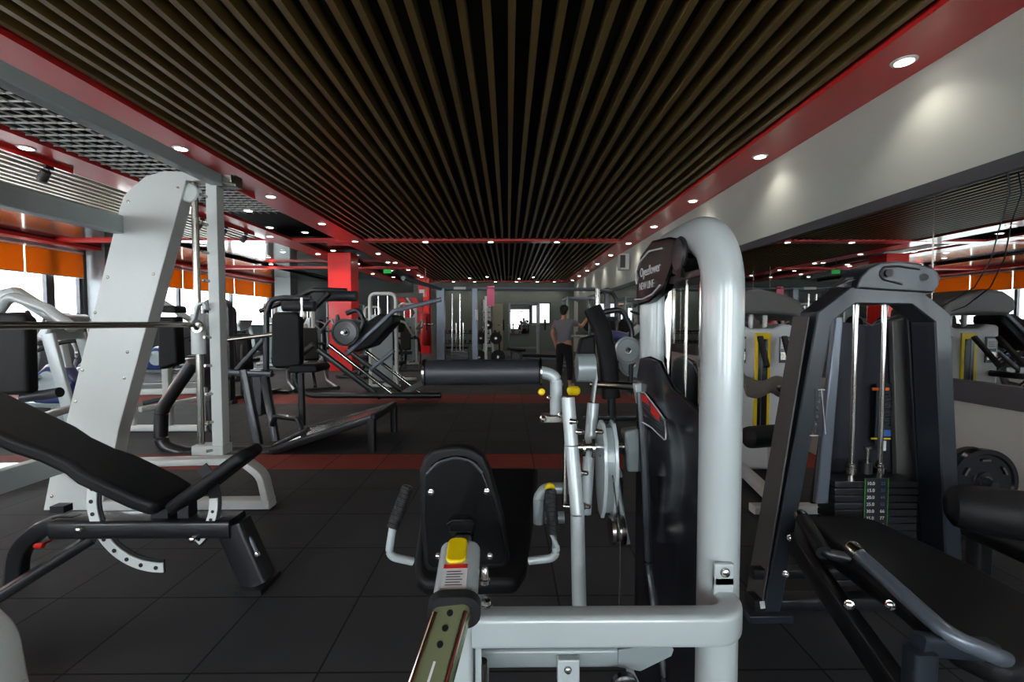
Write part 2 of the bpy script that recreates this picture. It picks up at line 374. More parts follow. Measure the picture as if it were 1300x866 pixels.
# ---------- lamps
def downlight(x, y, label, group, power=26, z=None, col=(1,.95,.86)):
    z = z or CZ-.03
    t = thing('downlight', label, 'downlight', (x, y, z), group)
    B().lathe((x, y, z), (0,0,-1), [(.075,0),(.085,.002),(.083,.008),(.064,.012)], 20).build('trim_ring', white, t)
    B().lathe((x, y, z-.0125), (0,0,-1), [(.06,0),(.058,.002)], 16).build('lamp_lens', lampm, t)
    if power:
        ld = bpy.data.lights.new('downlight_beam', 'SPOT'); ld.energy = power; ld.spot_size = math.radians(125); ld.spot_blend = .8; ld.color = col; ld.shadow_soft_size = .06
        o = bpy.data.objects.new('downlight_beam', ld); COL.objects.link(o); o.parent = t; o.location = (0, 0, -.02)
    return t
g1 = 'downlights in the red band above the mirror wall'
for k in range(13): downlight(2.98, -2.4+1.96*k, 'round recessed downlight in the red band above the mirror wall', g1, 22)
for k in range(12): downlight(-3.69, -.6+1.95*k, 'round recessed downlight in the red band bordering the brown baffles', 'downlights in the inner red band', 34)
for k in range(8): downlight(-5.42, -.0+1.75*3*.5*2*.5*k+0, 'round recessed downlight in the red band beside the lattice ceiling', 'downlights in the middle red band', 26)
for x in (-9.2, -6.9, -2.0, -.42, 1.19): downlight(x, 11.15, 'round recessed downlight in the cross band of the ceiling', 'downlights in the cross band', 26)
downlight(-4.75, 12.5, 'added round downlight brightening the large red column', None, 60); downlight(-3.7, 19.6, 'added round downlight brightening the second red column', None, 40)  # extra lamps added only to brighten the red columns
for x, y in ((-4.55,8.1),(-4.4,10.0),(-4.9,9.5),(-3.9,14.9),(-5.0,15.3),(-4.4,17.2),(-6.6,13.5),(-7.6,14.6),(-8.4,16.3),(-6.3,18.3),(-4.9,19.6),(-7.2,20.6),(-8.2,12.4)):
    downlight(x, y, 'round downlight in the dark ceiling bay', 'downlights in the dark ceiling bay', 18, CZ+.085 if y > 11.4 and x<-5.8 else CZ-.03)
for x in (-2.6, -1.6, -.6, .4, 1.4, 2.2): downlight(x, 21.85, 'round recessed downlight in the far red band', 'downlights in the far red band', 20)
for x, y in ((-1.7,20.3),(-.9,19.7),(.5,20.6),(1.1,19.9)): downlight(x, y, 'round downlight between the far brown baffles', 'downlights among the far baffles', 14, CZ-.01)
# track spots
def track(x0, y0, y1, ys_, lab):
    t = thing('ceiling_track', lab, 'track light rail', (x0, (y0+y1)/2, CZ-.05), None)
    B().box((x0, (y0+y1)/2, CZ-.055), (.035, y1-y0, .05)).build('rail', redc, t)
    for y in ys_:
        s = thing('track_spotlight', 'small black spotlight clipped to a red ceiling track', 'spotlight', (x0, y, CZ-.1), 'black track spotlights under the red bands')
        B().box((x0, y, CZ-.1), (.03, .1, .05)).cyl((x0, y, CZ-.1), (x0, y, CZ-.19), .01, 8).build('bracket', blackm, s)
        B().lathe((x0-.02, y-.02, CZ-.17), (-.7,.2,-.75), [(.02,-.03),(.05,-.02),(.055,.11),(.05,.112),(.045,.07)], 16).build('spot_head', trimd, s)
track(-5.62, 4.4, 6.0, (4.6, 5.7), 'red track rail under the red band by the lattice ceiling')
track(-5.62, 8.3, 10.2, (8.5, 9.2, 9.9), 'red track rail further along the lattice ceiling')
track(-3.95, 5.6, 7.2, (5.75, 6.3), 'red track rail under the inner red band')
# exit sign
t = thing('exit_sign', 'small glowing green sign box hanging in the dark bay', 'sign', (-3.7, 14.0, 2.95))
B().box((-3.68, 14, 2.95), (.24, .05, .12)).build('sign_case', greenm, t, bev=.005); B().cyl((-3.68,14,3.01),(-3.68,14,CZ-.02),.01,8).build('rod', blackm, t)
# world
w = bpy.data.worlds.new('world'); scene.world = w; w.use_nodes = True; bg = w.node_tree.nodes['Background']
bg.inputs[0].default_value = (.86,.94,1,1); bg.inputs[1].default_value = 10
scene.view_settings.view_transform = 'Standard'; scene.view_settings.look = 'None'; scene.view_settings.gamma = 1; scene.view_settings.exposure = .4; scene.view_settings.use_curve_mapping = False
scene.cycles.max_bounces = 7; scene.cycles.diffuse_bounces = 4; scene.cycles.glossy_bounces = 4; scene.cycles.transparent_max_bounces = 8
scene.cycles.use_denoising = True; scene.cycles.sample_clamp_indirect = 4; scene.cycles.caustics_reflective = False; scene.cycles.caustics_refractive = False
# ================= SEATED CRUNCH MACHINE (silver) =================
V = Vector
def bolt(b, p, ax, r=.009, h=.008): b.lathe(p, ax, [(r*1.25,0),(r*1.25,h*.3),(r,h*.35),(r*.9,h),(r*.5,h*1.2)], 12)
T = thing('seated_crunch_machine', 'silver selectorized crunch machine with black seat, yellow adjuster and padded roller bar', 'exercise machine', (.3, 1.3, 0))
XP = .50
# tower arch: two uprights at y 1.06 and 1.56 bending over the top
b = B(); b.sweep(fillet([(XP,1.06,.03),(XP,1.06,1.605),(XP,1.56,1.605),(XP,1.56,.03)], .17, 12), [(-y*1.0, x) for x, y in circ(.046, 24, .052)], (1,0,0))
b.build('tower_frame', silver, T, ang=60)
# base rail under the tower
b = B(); b.beam([(XP,.85,.05),(XP,1.9,.05)], .08, .07); b.beam([(XP-.45,1.15,.05),(XP,1.15,.05)], .07, .06); b.beam([(-.12,.9,.05),(-.12,1.4,.05)], .08, .07); b.beam([(-.12,1.15,.05),(XP,1.15,.05)],.08,.06)
b.build('base_frame', silver, T, ang=50)
# cross frame: wraps round the near post, runs across in front
b = B(); z = .743
pts = [(.487,1.014,z)]+[(.432+.055*math.cos(a*PI/20),.985-.055*math.sin(a*PI/20),z) for a in range(11)]+[(-.075,.93,z)]
b.sweep(pts, rrect(.05,.068,.012,4)); b.build('cross_frame', silver, T, ang=50)
# mounting plate and bolt on the post
b = B(); b.box((.485,1.0,.815), (.045,.012,.05)); b.box((.485,1.0,.775),(.045,.012,.07)); b.build('mounting_plate', silver, T, bev=.003)
b = B(); bolt(b, (.485,.994,.822), (0,-1,0), .009,.008); b.build('plate_bolt', chrome, T)
# gusset fin from post down to cross frame
# lower cross frame + seat pillar
b = B(); b.beam([(-.1,1.03,.615),(.27,1.03,.615)], .05,.045); b.prism([(.25,1.0,.64),(.36,1.0,.655),(.375,1.0,.64),(.37,1.0,.625),(.30,1.0,.59),(.25,1.0,.60)],(0,.05,0)); b.build('lower_frame', silver_d, T, ang=50)
b = B(); b.box((.135,.995,.6),(.05,.02,.055)); b.build('lower_bracket', silver, T, bev=.003)
b = B(); bolt(b,(.133,.985,.607),(0,-1,0),.007,.007); b.build('bracket_bolt', chrome, T)
b = B(); b.lathe((.255,.975,.585),(0,-1,0),[(.02,0),(.03,.006),(.03,.02),(.024,.024)],24); b.build('adjusting_knob', plastic, T)
b = B(); b.beam([(-.098,.93,.05),(-.098,.93,.79)], .05,.06,(0,1,0)); b.box((-.062,.925,.6),(.012,.012,.34)); b.build('seat_pillar', silver, T, ang=50)
b = B(); b.cyl((-.055,.93,.3),(-.055,.93,.67),.011); b.build('hinge_pin', steel, T)
b = B(); bolt(b,(-.045,.93,.79),(0,0,1),.011,.012); bolt(b,(-.05,.96,.82),(0,0,1),.009,.03); b.build('pillar_bolt', chrome, T)
# adjustment tube: silver sleeve + chrome tube towards the viewer
A0 = at(536,905,.66); A1 = at(577,772,.80); A2 = at(585,700,.945)
d1 = (A2-A1).normalized(); d0 = (A1-A0).normalized()
b = B(); b.sweep([A1-d1*.0, A2], rrect(.082,.055,.02,5), (0,0,1)); sl = b.build('adjuster_sleeve', silver, T, ang=50, bev=.006)
nrm = d1.cross(V((1,0,0))).normalized(); nrm = nrm if nrm.z > 0 else -nrm
sd = d1.cross(nrm).normalized(); sd = sd if sd.x > 0 else -sd
def onsl(t, s, h): return A1+(A2-A1)*t+sd*s+nrm*h
b = B(); pr = rrect(.040,.070,.014,5); o0 = onsl(.76,-.004,.0275)
b.prism([o0+sd*x+d1*y for x, y in pr], nrm*.008); b.build('release_button', yellow, sl, bev=.003, label='yellow release button')
b = B(); b.prism([onsl(.06,-.026,.0278),onsl(.06,.020,.0278),onsl(.50,.020,.0278),onsl(.50,-.026,.0278)], nrm*.0006); b.build('warning_sticker', paper, sl, flat=True)
b = B(); b.prism([onsl(.44,-.026,.0285),onsl(.44,.020,.0285),onsl(.51,.020,.0285),onsl(.51,-.026,.0285)], nrm*.0006); b.build('sticker_stripe', inkred, sl, flat=True)
for k in range(6):
    b = B(); t0 = .15+.045*k; b.prism([onsl(t0,-.019,.0285),onsl(t0,.012-.004*(k%2),.0285),onsl(t0+.012,.012-.004*(k%2),.0285),onsl(t0+.012,-.019,.0285)], nrm*.0004); b.build('sticker_line', trimd, sl, flat=True)
b = B(); b.sweep([A1-d1*.012, A1+d1*.006], rrect(.094,.068,.028,5)); b.build('sleeve_collar', rubber, sl, ang=60)
b = B(); b.sweep([A0, A1+d1*.01], rrect(.066,.044,.014,4)); tb = b.build('telescopic_tube', brass, T, ang=50)
n0 = d0.cross(V((1,0,0))).normalized(); n0 = n0 if n0.z > 0 else -n0
b = B()
for k in range(3): b.cyl(A1-d0*(.022+.026*k)+n0*.021-sd*.0, A1-d0*(.022+.026*k)+n0*.0228, .0055, 14)
b.build('adjustment_holes', ink, tb)
b = B(); b.beam([A1-d0*.1+n0*.0221, A0+n0*.0221], .004,.001); b.build('scale_line', paper, tb)
for s_ in (-.026,.026): b = B(); b.cyl(A1-d0*.02+n0*.0195+sd*s_, A0+n0*.0195+sd*s_, .005, 10); b.build('edge_rail', chrome, tb)
# backrest: black shell with four bolts, seat inclined behind it
b = B(); b.ppx([(545,728),(641,722),(647,712),(640,660),(622,597),(614,580),(600,571),(585,567),(565,568),(548,572),(537,584),(532,600),(533,660),(538,722)], 1.42, .05); b.build('backrest_pad', leather, T, bev=.018, seg=4)
b = B(); b.ppx([(549,722),(637,716),(643,708),(633,655),(614,602),(605,588),(590,581),(578,580),(560,583),(546,592),(540,606),(539,660),(543,716)], 1.405, .02); sh = b.build('backrest_shell', plastic, T, bev=.006, seg=3)
b = B(); b.tube([at(542,602,1.40),at(556,587,1.40),at(578,581,1.40),at(598,585,1.40),at(612,600,1.40)], .005, 8, .06); b.build('shell_rim', leather2, sh)
for x, y in ((547,625),(618,624),(556,706),(622,706)):
    b = B(); bolt(b, at(x, y, 1.404), (0,-1,0), .008,.008); b.build('shell_bolt', chrome, sh)
b = B(); b.tube([at(568,666,1.39),at(575,661,1.385),at(598,661,1.385),at(604,666,1.39)], .004, 8, .01); b.box(at(586,680,1.39), (.07,.05,.05)); b.build('backrest_bracket', plastic, T, bev=.006)
b = B(); b.beam([A2-d1*.03, at(588,690,1.37)], .05,.05); b.build('backrest_support', silver_d, T)
# seat
b = B(); N1 = 1.43; F1 = 1.93
s0 = [at(540,742,N1), at(655,738,N1), at(668,716,N1+.05), at(681,640,N1+.33), at(684,597,F1), at(640,595,F1), at(545,595,F1), at(535,640,N1+.30), at(525,700,N1+.08), at(527,728,N1+.02)]
c0 = sum(s0, V())/len(s0); nz = V((0,-.42,.9)).normalized()
s0 = [p-nz*((p-c0).dot(nz)) for p in s0]
b.prism(s0, -nz*.07); b.build('seat', leather, T, bev=.022, seg=4)
b = B(); b.prism([p-nz*.07+(c0-p)*.12 for p in s0], -nz*.012); b.build('seat_board', plastic, T, flat=True)
b = B(); b.beam([(-.098,.95,.5),(-.1,1.5,.42),(-.1,1.9,.55)], .06,.06,rad=.1); b.beam([(-.1,1.6,.46),(-.1,1.6,.05)],.06,.06,(0,1,0)); b.build('seat_frame', silver_d, T, ang=50)
# side handles
for sgn, g0, g1, h1, h2, D in ((-1,(517,620),(499,668),(493,706),(524,713),1.40),(1,(699,624),(702,676),(708,708),(672,712),1.42)):
    b = B(); b.tube([at(*g0,D+.04), at(*g1,D), at(*h1,D-.01), at(*h2,D+.02)], .0125, 12, .035); h = b.build('handle', silver, T)
    b = B(); p, q = at(*g0,D+.04), at(*g1,D); dd = (q-p).normalized()
    prof = []; n = 9
    b.cyl(p-dd*.004, q+dd*.006, .019, 18)
    for k in range(n): b.lathe(p+(q-p)*((k+.5)/n), dd, [(.019,-.002),(.0205,-.001),(.0205,.001),(.019,.002)], 18)
    b.build('handle_grip', rubber, h)
    b = B(); b.lathe(p-dd*.004, -dd, [(.018,0),(.015,.004),(.008,.006)], 16); b.build('grip_cap', steel, h)
# lever arm, roller, cam
D = 1.60
b = B(); b.tube([at(542,473,D), at(684,472,D), at(706,477,D), at(706,530,D)], .022, 16, .06); arm = b.build('roller_arm', silver, T)
b = B(); p, q = at(541,473,D), at(685,472,D); dd = (q-p).normalized(); b.lathe(p, dd, [(.036,0),(.044,.004),(.045,.012),(.045,(q-p).length-.012),(.044,(q-p).length-.004),(.036,(q-p).length)], 36); b.build('roller_pad', foam, T)
b = B(); b.cyl(p-dd*.008, p, .047, 28); b.build('roller_flange', steel, T); b = B(); b.cyl(q, q+dd*.006, .049, 28); b.build('roller_flange', steel, T)
b = B(); b.box(at(702,531,D-.01), (.085,.05,.03)); b.build('clamp_block', steel, T, bev=.006)
b = B(); bolt(b, at(690,531,D-.045), (0,-1,0), .01,.02); bolt(b, at(712,527,D-.045),(0,-1,0),.009,.015); bolt(b, at(697,505,D-.02),(0,-1,0),.006,.012); b.build('clamp_bolt', chrome, T)
b = B(); b.lathe(at(687,498,D-.03),(0,-1,.2),[(.011,0),(.012,.005),(.011,.034),(.005,.037)],16); b.build('yellow_pin', yellow, T)
b = B(); b.lathe(at(729,496,1.72),(-.9,-.3,.1),[(.012,-.02),(.018,-.012),(.018,.02),(.010,.026)],16); b.build('yellow_knob', yellow, T)
# main lever (foreground tube) and secondary lever
b = B(); b.tube([at(721,505,1.50), at(726,570,1.47), at(733,650,1.42), at(736,800,1.36)], .0225, 16, .3); b.build('main_lever', silver, T)
b = B(); b.sweep(fillet([at(716,503,1.53),at(717,560,1.52),at(716,640,1.50)],.1), rrect(.012,.06,.004,2),(0,1,0)); b.build('lever_plate', steel, T)
b = B(); b.tube([at(753,512,1.62), at(748,575,1.60), at(743,652,1.58)], .021, 16, .2); b.build('rear_lever', silver, T)
b = B(); pth = fillet([at(744,455,1.62),at(753,455,1.62),at(756,480,1.62),at(752,510,1.62)],.04); b.sweep(pth, rrect(.008,.05,.003,2),(0,1,0)); b.build('strap_bracket', silver, T)
b = B(); b.cyl(at(732,467,1.62), at(754,467,1.62), .05, 32); b.build('counterweight_drum', silver_d, T)
# pivot shaft and hubs
b = B(); b.cyl(at(722,568,1.56), at(812,566,1.56), .016, 18)
for x in (729,740,752,762): b.lathe(at(x,568,1.56), (1,0,0), [(.034,-.006),(.036,-.004),(.036,.004),(.034,.006)], 24)
b.build('pivot_shaft', chrome, T)
b = B(); b.cyl(at(790,566,1.56), at(815,566,1.56), .03, 18); b.build('shaft_sleeve', navy, T)
for x, y in ((724,535),(724,610),(732,548),(738,600),(741,642),(757,548),(716,642)):
    b = B(); bolt(b, at(x, y, 1.46), (1,-.4,0), .009,.02); b.build('lever_bolt', chrome, T)
# cam: two thin discs seen edge-on
cc = at(770,592,1.52)
def cam_(x, n): 
    prof = [(.02,.155),(.055,.13),(.08,.07),(.088,0),(.085,-.06),(.065,-.12),(.03,-.165),(-.02,-.17),(-.05,-.13),(-.07,-.06),(-.075,.02),(-.06,.1),(-.02,.15)]
    b = B(); b.prism([cc+V((x,a,c)) for a, c in prof], (.012,0,0)); return b
cam_(-.022,1).build('cam_plate', silver, T, bev=.002); cam_(.014,2).build('cam_plate', silver, T, bev=.002)
b = B(); b.prism([cc+V((-.012,a*.9,c*.9)) for a, c in [(.02,.155),(.055,.13),(.08,.07),(.088,0),(.085,-.06),(.065,-.12),(.03,-.165),(-.02,-.17),(-.05,-.13),(-.07,-.06),(-.075,.02),(-.06,.1),(-.02,.15)]], (.028,0,0)); b.build('cam_core', silver_d, T)
b = B(); b.tube([cc+V((0,a*.93,c*.93)) for a, c in [(.02,.155),(.055,.13),(.08,.07),(.088,0),(.085,-.06),(.065,-.12),(.03,-.165)]], .005, 8, 0); b.build('cam_cable', rubber, T)
b = B(); b.tube([at(765,575,1.52),at(784,600,1.5),at(794,690,1.46)], .016, 12, .05); b.build('pulley_arm', silver_d, T)
pc = at(783,673,1.46)
b = B(); b.lathe(pc, (1,0,0), [(.02,-.024),(.046,-.022),(.048,-.012),(.04,-.008),(.038,0),(.04,.008),(.048,.012),(.046,.022),(.02,.024)], 30); b.build('cable_pulley', steel, T)
b = B(); b.cyl(pc+V((.0,-.045,0)), V((pc.x, pc.y-.045, .35)), .0028, 8); b.cyl(pc+V((0,-.045,0)), cc+V((.0,-.09,.0)), .0028, 8); b.build('steel_cable', chrome, T)
b = B(); b.ppx([(793,548),(815,545),(815,600),(797,600)], 1.52, .06); b.build('counterweight_box', silver_d, T, bev=.008)
b = B(); b.tube([at(812,491,1.55),at(752,488,1.75)], .014, 12); b.build('linkage_bar', steel, T)
b = B(); b.ppx([(806,488),(815,486),(816,512),(810,514)], 1.5, .03); b.build('linkage_bracket', silver, T, bev=.003)
# right handle support loop
b = B(); b.tube([at(722,620,1.52),at(692,620,1.52),at(684,632,1.52),at(684,664,1.52)], .019, 14, .03); b.cyl(at(682,657,1.55),at(716,657,1.55),.02,16); b.build('start_position_frame', silver_d, T)
b = B(); b.lathe(at(698,619,1.49),(0,-1,0),[(.012,-.01),(.017,0),(.016,.012),(.008,.018)],16); b.build('yellow_knob', yellow, T)
# floor-level link
b = B(); b.cyl((.2,1.9,.12),(.5,1.9,.12),.02); b.build('link_tube', silver_d, T)
# guide rods, weight stack, shroud
for y in (1.16,1.30,1.42):
    b = B(); b.cyl((XP+(.0 if y != 1.30 else .01),y,.1),(XP+(.0 if y != 1.30 else .01),y,1.50), .0115 if y != 1.30 else .005, 16); b.build('guide_rod' if y != 1.30 else 'lift_cable', chrome if y != 1.30 else steel, T)
for k in range(12): b = B(); b.box((XP+.022,1.30,.14+.032*k),(.05,.27,.028)); b.build('weight_plate', blackm, T, bev=.003)
# shroud panels (left and right), curved upper edge
def shroud(x, th, name, m):
    prof = [(1.12,.16),(1.12,1.16),(1.17,1.17),(1.28,1.20),(1.36,1.265),(1.44,1.275),(1.52,1.262),(1.545,1.20),(1.545,.16)]
    b = B(); b.prism([(x+(1.55-y)*(.09 if x < .5 else 0), y, z) for y, z in prof], (th,0,0)); return b.build(name, m, T, bev=.006, seg=3)
shroud(.438,.012,'shroud_panel',smoke); shroud(.555,.01,'shroud_panel',smoke)
b = B(); b.tube([(.438,1.50,1.15),(.444,1.46,.9),(.448,1.42,.6),(.462,1.30,.35),(.466,1.28,.2)],.012,10,.2); b.build('shroud_rib', navy, T)
# instruction placard on the shroud
X_ = .434
sk = lambda P_: [(x+(1.55-y)*.09, y, z) for x, y, z in P_]
pts = [(1.50,1.150),(1.46,1.155),(1.36,1.12),(1.31,1.10),(1.30,1.06),(1.30,1.045),(1.31,1.04),(1.40,1.055),(1.49,1.055),(1.50,1.07)]
b = B(); b.prism(sk([(X_,y,z) for y, z in pts]),(.008,0,0)); pl = b.build('instruction_placard', navy, T, bev=.002)
b = B(); b.tube(sk([(X_-.001,y,z) for y, z in pts+pts[:1]]), .0022, 6); b.build('placard_border', paper, pl)
b = B(); b.prism(sk([(X_-.001,y,z) for y, z in ((1.49,1.145),(1.44,1.145),(1.42,1.12),(1.49,1.125))]),(.001,0,0)); b.prism(sk([(X_-.001,y,z) for y, z in ((1.41,1.13),(1.345,1.108),(1.345,1.083),(1.41,1.10))]),(.001,0,0)); b.build('red_print', inkred, pl, flat=True)
for k in range(6):
    z0 = 1.115-.009*k; b = B(); b.prism(sk([(X_-.001,1.49,z0),(X_-.001,1.32,z0-.022),(X_-.001,1.32,z0-.025),(X_-.001,1.49,z0-.003)]),(.001,0,0)); b.build('placard_text_line', steel, pl, flat=True)
# header placard between the posts
hp = [(1.585,1.46),(1.585,1.56),(1.54,1.605),(1.42,1.635),(1.28,1.62),(1.20,1.60),(1.24,1.54),(1.31,1.475),(1.45,1.445),(1.56,1.44)]
b = B(); b.prism([(.445+.02*0,y,z) for y, z in hp],(.03,0,0)); hd = b.build('header_placard', plastic, T, bev=.006, seg=3)
b = B(); b.tube([(.443,1.585,1.555),(.443,1.54,1.585),(.443,1.44,1.605),(.443,1.32,1.595)],.0028,6,.05); b.tube([(.443,1.59,1.462),(.443,1.50,1.458),(.443,1.40,1.468),(.443,1.33,1.49)],.0028,6,.05); b.build('placard_line', paper, hd)
text('Oyeeflower', 'header_lettering', paper, hd, (.4435,1.432,1.545), .042, (0,-1,.0), (0,0,1)); text('NEW LINE', 'header_lettering', paper, hd, (.4435,1.465,1.50), .034, (0,-1,.0), (0,0,1))
b = B(); b.tube([(.4435,1.585,1.525),(.4435,1.575,1.56),(.4435,1.56,1.535),(.4435,1.575,1.515),(.4435,1.585,1.525)],.0022,6); b.build('leaf_logo', paper, hd)
b = B(); b.box((.50,1.27,1.50),(.09,.38,.02)); b.build('top_plate', blackm, T, bev=.003)
b = B(); b.lathe((.49,1.22,1.555),(1,0,0),[(.02,-.02),(.055,-.018),(.055,-.012),(.046,-.006),(.046,.006),(.055,.012),(.055,.018),(.02,.02)],28); b.box((.47,1.2,1.53),(.05,.06,.05),rx=.3); b.build('top_pulley', plastic, T)
b = B(); b.lathe((.455,1.20,1.56),(-1,0,0),[(.045,0),(.047,.006),(.04,.012),(.015,.014)],24); b.build('pulley_cover', blackm, T)

# ================= DARK TOWER MACHINE (right) =================
T = thing('cable_leg_machine', 'blue-black weight tower machine with black bench and chrome-capped grips by the mirror', 'exercise machine', (1.55, 2.0, 0))
D = 2.06
b = B(); path = [at(979,792,D), at(1047,402,D), at(1082,375,D), at(1160,376,D), at(1196,404,D), at(1213,735,D)]
path = [V((p.x, D+.06, p.z)) for p in path]; path[0].z = .03; path[-1].z = .12
b.sweep(path, rrect(.08,.13,.006,1), (0,1,0)); b.build('tower_frame', navy, T, flat=True)
# side cheek plates (brown-grey)
b = B(); q = at(1018,398,D+.13); q2 = at(955,770,D+.13)
L0, L1 = V((at(1040,398,D).x-.03, D+.125, path[1].z)), V((path[0].x-.04, D+.125, .05))
b.prism([L0+V((-.018,-.122,.0)), L0+V((-.018,-.01,.0)), L1+V((-.008,.01,0)), L1+V((-.008,-.122,0))],(.008,0,0)); b.build('side_cheek', charc, T, bev=.002)
b = B(); b.box((path[-1].x,D+.06,.06),(.12,.2,.12)); b.build('foot_plate', navy, T, bev=.004); b = B(); b.box((path[0].x-.02, D+.06, .02),(.2,.2,.035)); b.build('foot_plate', navy, T, bev=.004)
b = B(); b.box(at(968,768,D-.006)+V((0,0,0)), (.022,.003,.035), ry=-.15); b.build('small_label', paper, T)
# pulley head
b = B(); hp = [(1088,366),(1092,352),(1103,340),(1118,333),(1142,331),(1165,334),(1186,340),(1193,348),(1193,362),(1186,372),(1150,370)]
b.ppx(hp, D-.02, .14); hd = b.build('pulley_head', navy, T, bev=.008, seg=3)
c_ = at(1127,347,D-.022); b = B(); b.tube([at(1167,342,D-.021),at(1140,338,D-.021),at(1122,339,D-.021),at(1116,347,D-.021),at(1121,355,D-.021),at(1145,361,D-.021)],.0045,8,.02); b.build('slot_groove', ink, hd)
b = B(); b.cyl(c_, c_-V((0,.01,0)), .018, 20); b.build('axle_cap', ink, hd); b = B(); b.cyl(at(1173,352,D-.03), at(1173,352,D-.01), .016, 20); b.build('axle_cap', ink, hd)
b = B(); b.ppx([(1060,365),(1075,352),(1098,350),(1098,366)], D+.02, .03); b.ppx([(1066,362),(1077,355),(1090,354)], D+.0, .02); b.build('head_bracket', blackm, T, bev=.003)
# guide rods
rods = []
for x in (1086.5, 1123):
    p = at(x, 395, D+.13); b = B(); b.cyl((p.x,p.y,.12),(p.x,p.y,1.5), .0125, 16); b.build('guide_rod', chrome, T); rods.append(p)
    b = B(); b.lathe((p.x,p.y,.645),(0,0,1),[(.026,0),(.026,.03),(.02,.033),(.02,.045),(.016,.05)],20); b.build('rod_bushing', steel, T)
mx_ = (rods[0].x+rods[1].x)/2; yy = D+.13
b = B(); b.cyl((mx_,yy,.645),(mx_,yy,.70),.028,20); b.build('stack_stem', blackm, T)
b = B(); b.cyl((mx_,yy-.01,.70),(mx_,yy-.01,.77),.008,12); b.box((mx_,yy-.01,.772),(.03,.012,.012)); b.build('lift_bolt', steel, T)
for k in range(15): b = B(); b.box((mx_+.01,yy,.125+.0345*k),(.40,.12,.031)); b.build('weight_plate', blackm, T, bev=.003)
# scale strip with numbers
b = B(); xs, ys_, zt = mx_-.015, yy-.064, .635; b.box((xs+.02,ys_+.001,zt-.15),(.115,.004,.31)); st = b.build('weight_scale_strip', ink, T)
b = B(); b.box((xs-.036,ys_-.001,zt-.15),(.0025,.002,.31)); b.box((xs+.076,ys_-.001,zt-.15),(.0025,.002,.31)); b.build('scale_border', green, st)
for k in range(9):
    text('%.1f' % (10+5*k), 'scale_number', paper, st, (xs-.008,ys_-.002,zt-.02-.0335*k), .022, (1,0,0), (0,0,1))
    text('%d' % (22+11*k), 'scale_number', inkblue if k < 4 else paper, st, (xs+.05,ys_-.002,zt-.02-.0335*k), .022, (1,0,0), (0,0,1))
# shrouds behind the rods
b = B(); b.ppx([(1064,408),(1108,414),(1140,400),(1160,398),(1172,640),(1030,640)], D+.24, .02); b.build('back_shroud', matte, T, bev=.004)
b = B(); b.ppx([(1061,402),(1071,402),(1052,640),(1036,640)], D+.10, .03); b.build('slate_upright', slate, T, bev=.006)
b = B(); b.ppx([(1133,408),(1152,404),(1166,640),(1140,640)], D+.2, .03); b.build('inner_upright', charc, T, bev=.004)
b = B(); b.ppx([(1152,400),(1188,402),(1204,720),(1172,720)], D+.14, .03); b.build('side_shroud', matte, T, bev=.006)
for x in (1163,1176): b = B(); bolt(b, at(x,463,D+.138),(0,-1,0),.006,.005); b.build('shroud_screw', chrome, T)
# stickers: boxed mark on the leg, instruction label on the shroud
def sticker(px, py, w, h, D_, m, name, par, off=0):
    b = B(); p = at(px,py,D_-off); b.box(p,(w,.002,h)); return b.build(name, m, par, flat=True)
ls = sticker(1039,523,.035,.215,D-.006,navy,'leg_label',T)
b = B(); p = at(1043,495,D-.008); b.box(p+V((.012,0,-.10)),(.002,.002,.21),ry=-.12); b.box(p+V((0,0,.0)),(.03,.002,.003)); b.box(at(1033,553,D-.008),(.035,.002,.004)); b.build('label_border', paper, ls)
for k, s_ in enumerate(('||', 'ii', 'S', 'o', 'S', 'ii')): text(s_, 'label_letter', steel, ls, at(1041-1.4*k,500+9.5*k,D-.0085), .028, (1,0,0), (0,0,1))
sh = sticker(1121,525,.075,.30,D+.196,navy,'instruction_label',T)
b = B(); b.box(at(1118,494,D+.192),(.085,.002,.014)); b.build('orange_heading', orange, sh)
for k in range(12): b = B(); b.box(at(1124+(k%3),501+3.6*k,D+.192),(.03+.006*(k%3),.002,.006)); b.build('label_text_line', steel, sh)
b = B(); b.box(at(1124,550,D+.192),(.055,.002,.03)); b.build('blue_block', inkblue, sh)
b = B(); b.box(at(1118,557,D+.191),(.10,.002,.008)); b.build('amber_line', yellow, sh)
b = B(); b.box(at(1121,566,D+.191),(.03,.002,.05)); b.build('white_code_panel', paper, sh)
# bench, its frame and grips
def slab(pts, th, name, m, T_, bev=.02, seg=4, **k): return B().prism([V(p) for p in pts], (0,0,-th)).build(name, m, T_, bev=bev, seg=seg, **k)
slab([(1.34,2.0,.52),(1.30,1.9,.52),(1.24,1.55,.52),(1.22,1.20,.50),(1.27,1.12,.50),(1.62,1.12,.50),(1.70,1.2,.50),(1.66,1.6,.52),(1.62,1.95,.52),(1.55,2.0,.52)], .07, 'bench_pad', leather, T, .025, 4)
b = B(); b.beam([(1.45,2.05,.36),(1.45,1.05,.36)],.1,.08); b.beam([(1.28,1.98,.40),(1.12,1.15,.28)],.05,.10); b.beam([(1.15,2.1,.06),(1.95,2.1,.06)],.08,.06); b.beam([(1.15,2.1,.2),(1.9,2.1,.2)],.05,.05); b.build('bench_frame', blackm, T, ang=50)
b = B(); b.beam([(1.06,1.13,.54),(1.05,1.12,.02)],.06,.05,(0,1,0)); b.beam([(1.06,1.14,.55),(1.30,1.18,.50)],.04,.05); b.build('bench_post', navy, T, ang=50)
g0, g1_ = at(1083,697,1.46), at(1205,808,1.13)
b = B(); b.tube([g0, g1_, at(1262,832,1.12), at(1288,842,1.2)], .0215, 16, .06); h = b.build('grip_bar', slate, T)
dd = (g1_-g0).normalized()
b = B(); b.lathe(g0+dd*.035, -dd, [(.0265,0),(.0265,.037),(.022,.045),(.014,.046),(.012,.041),(.007,.040)], 24); b.build('grip_cap', chrome, h)
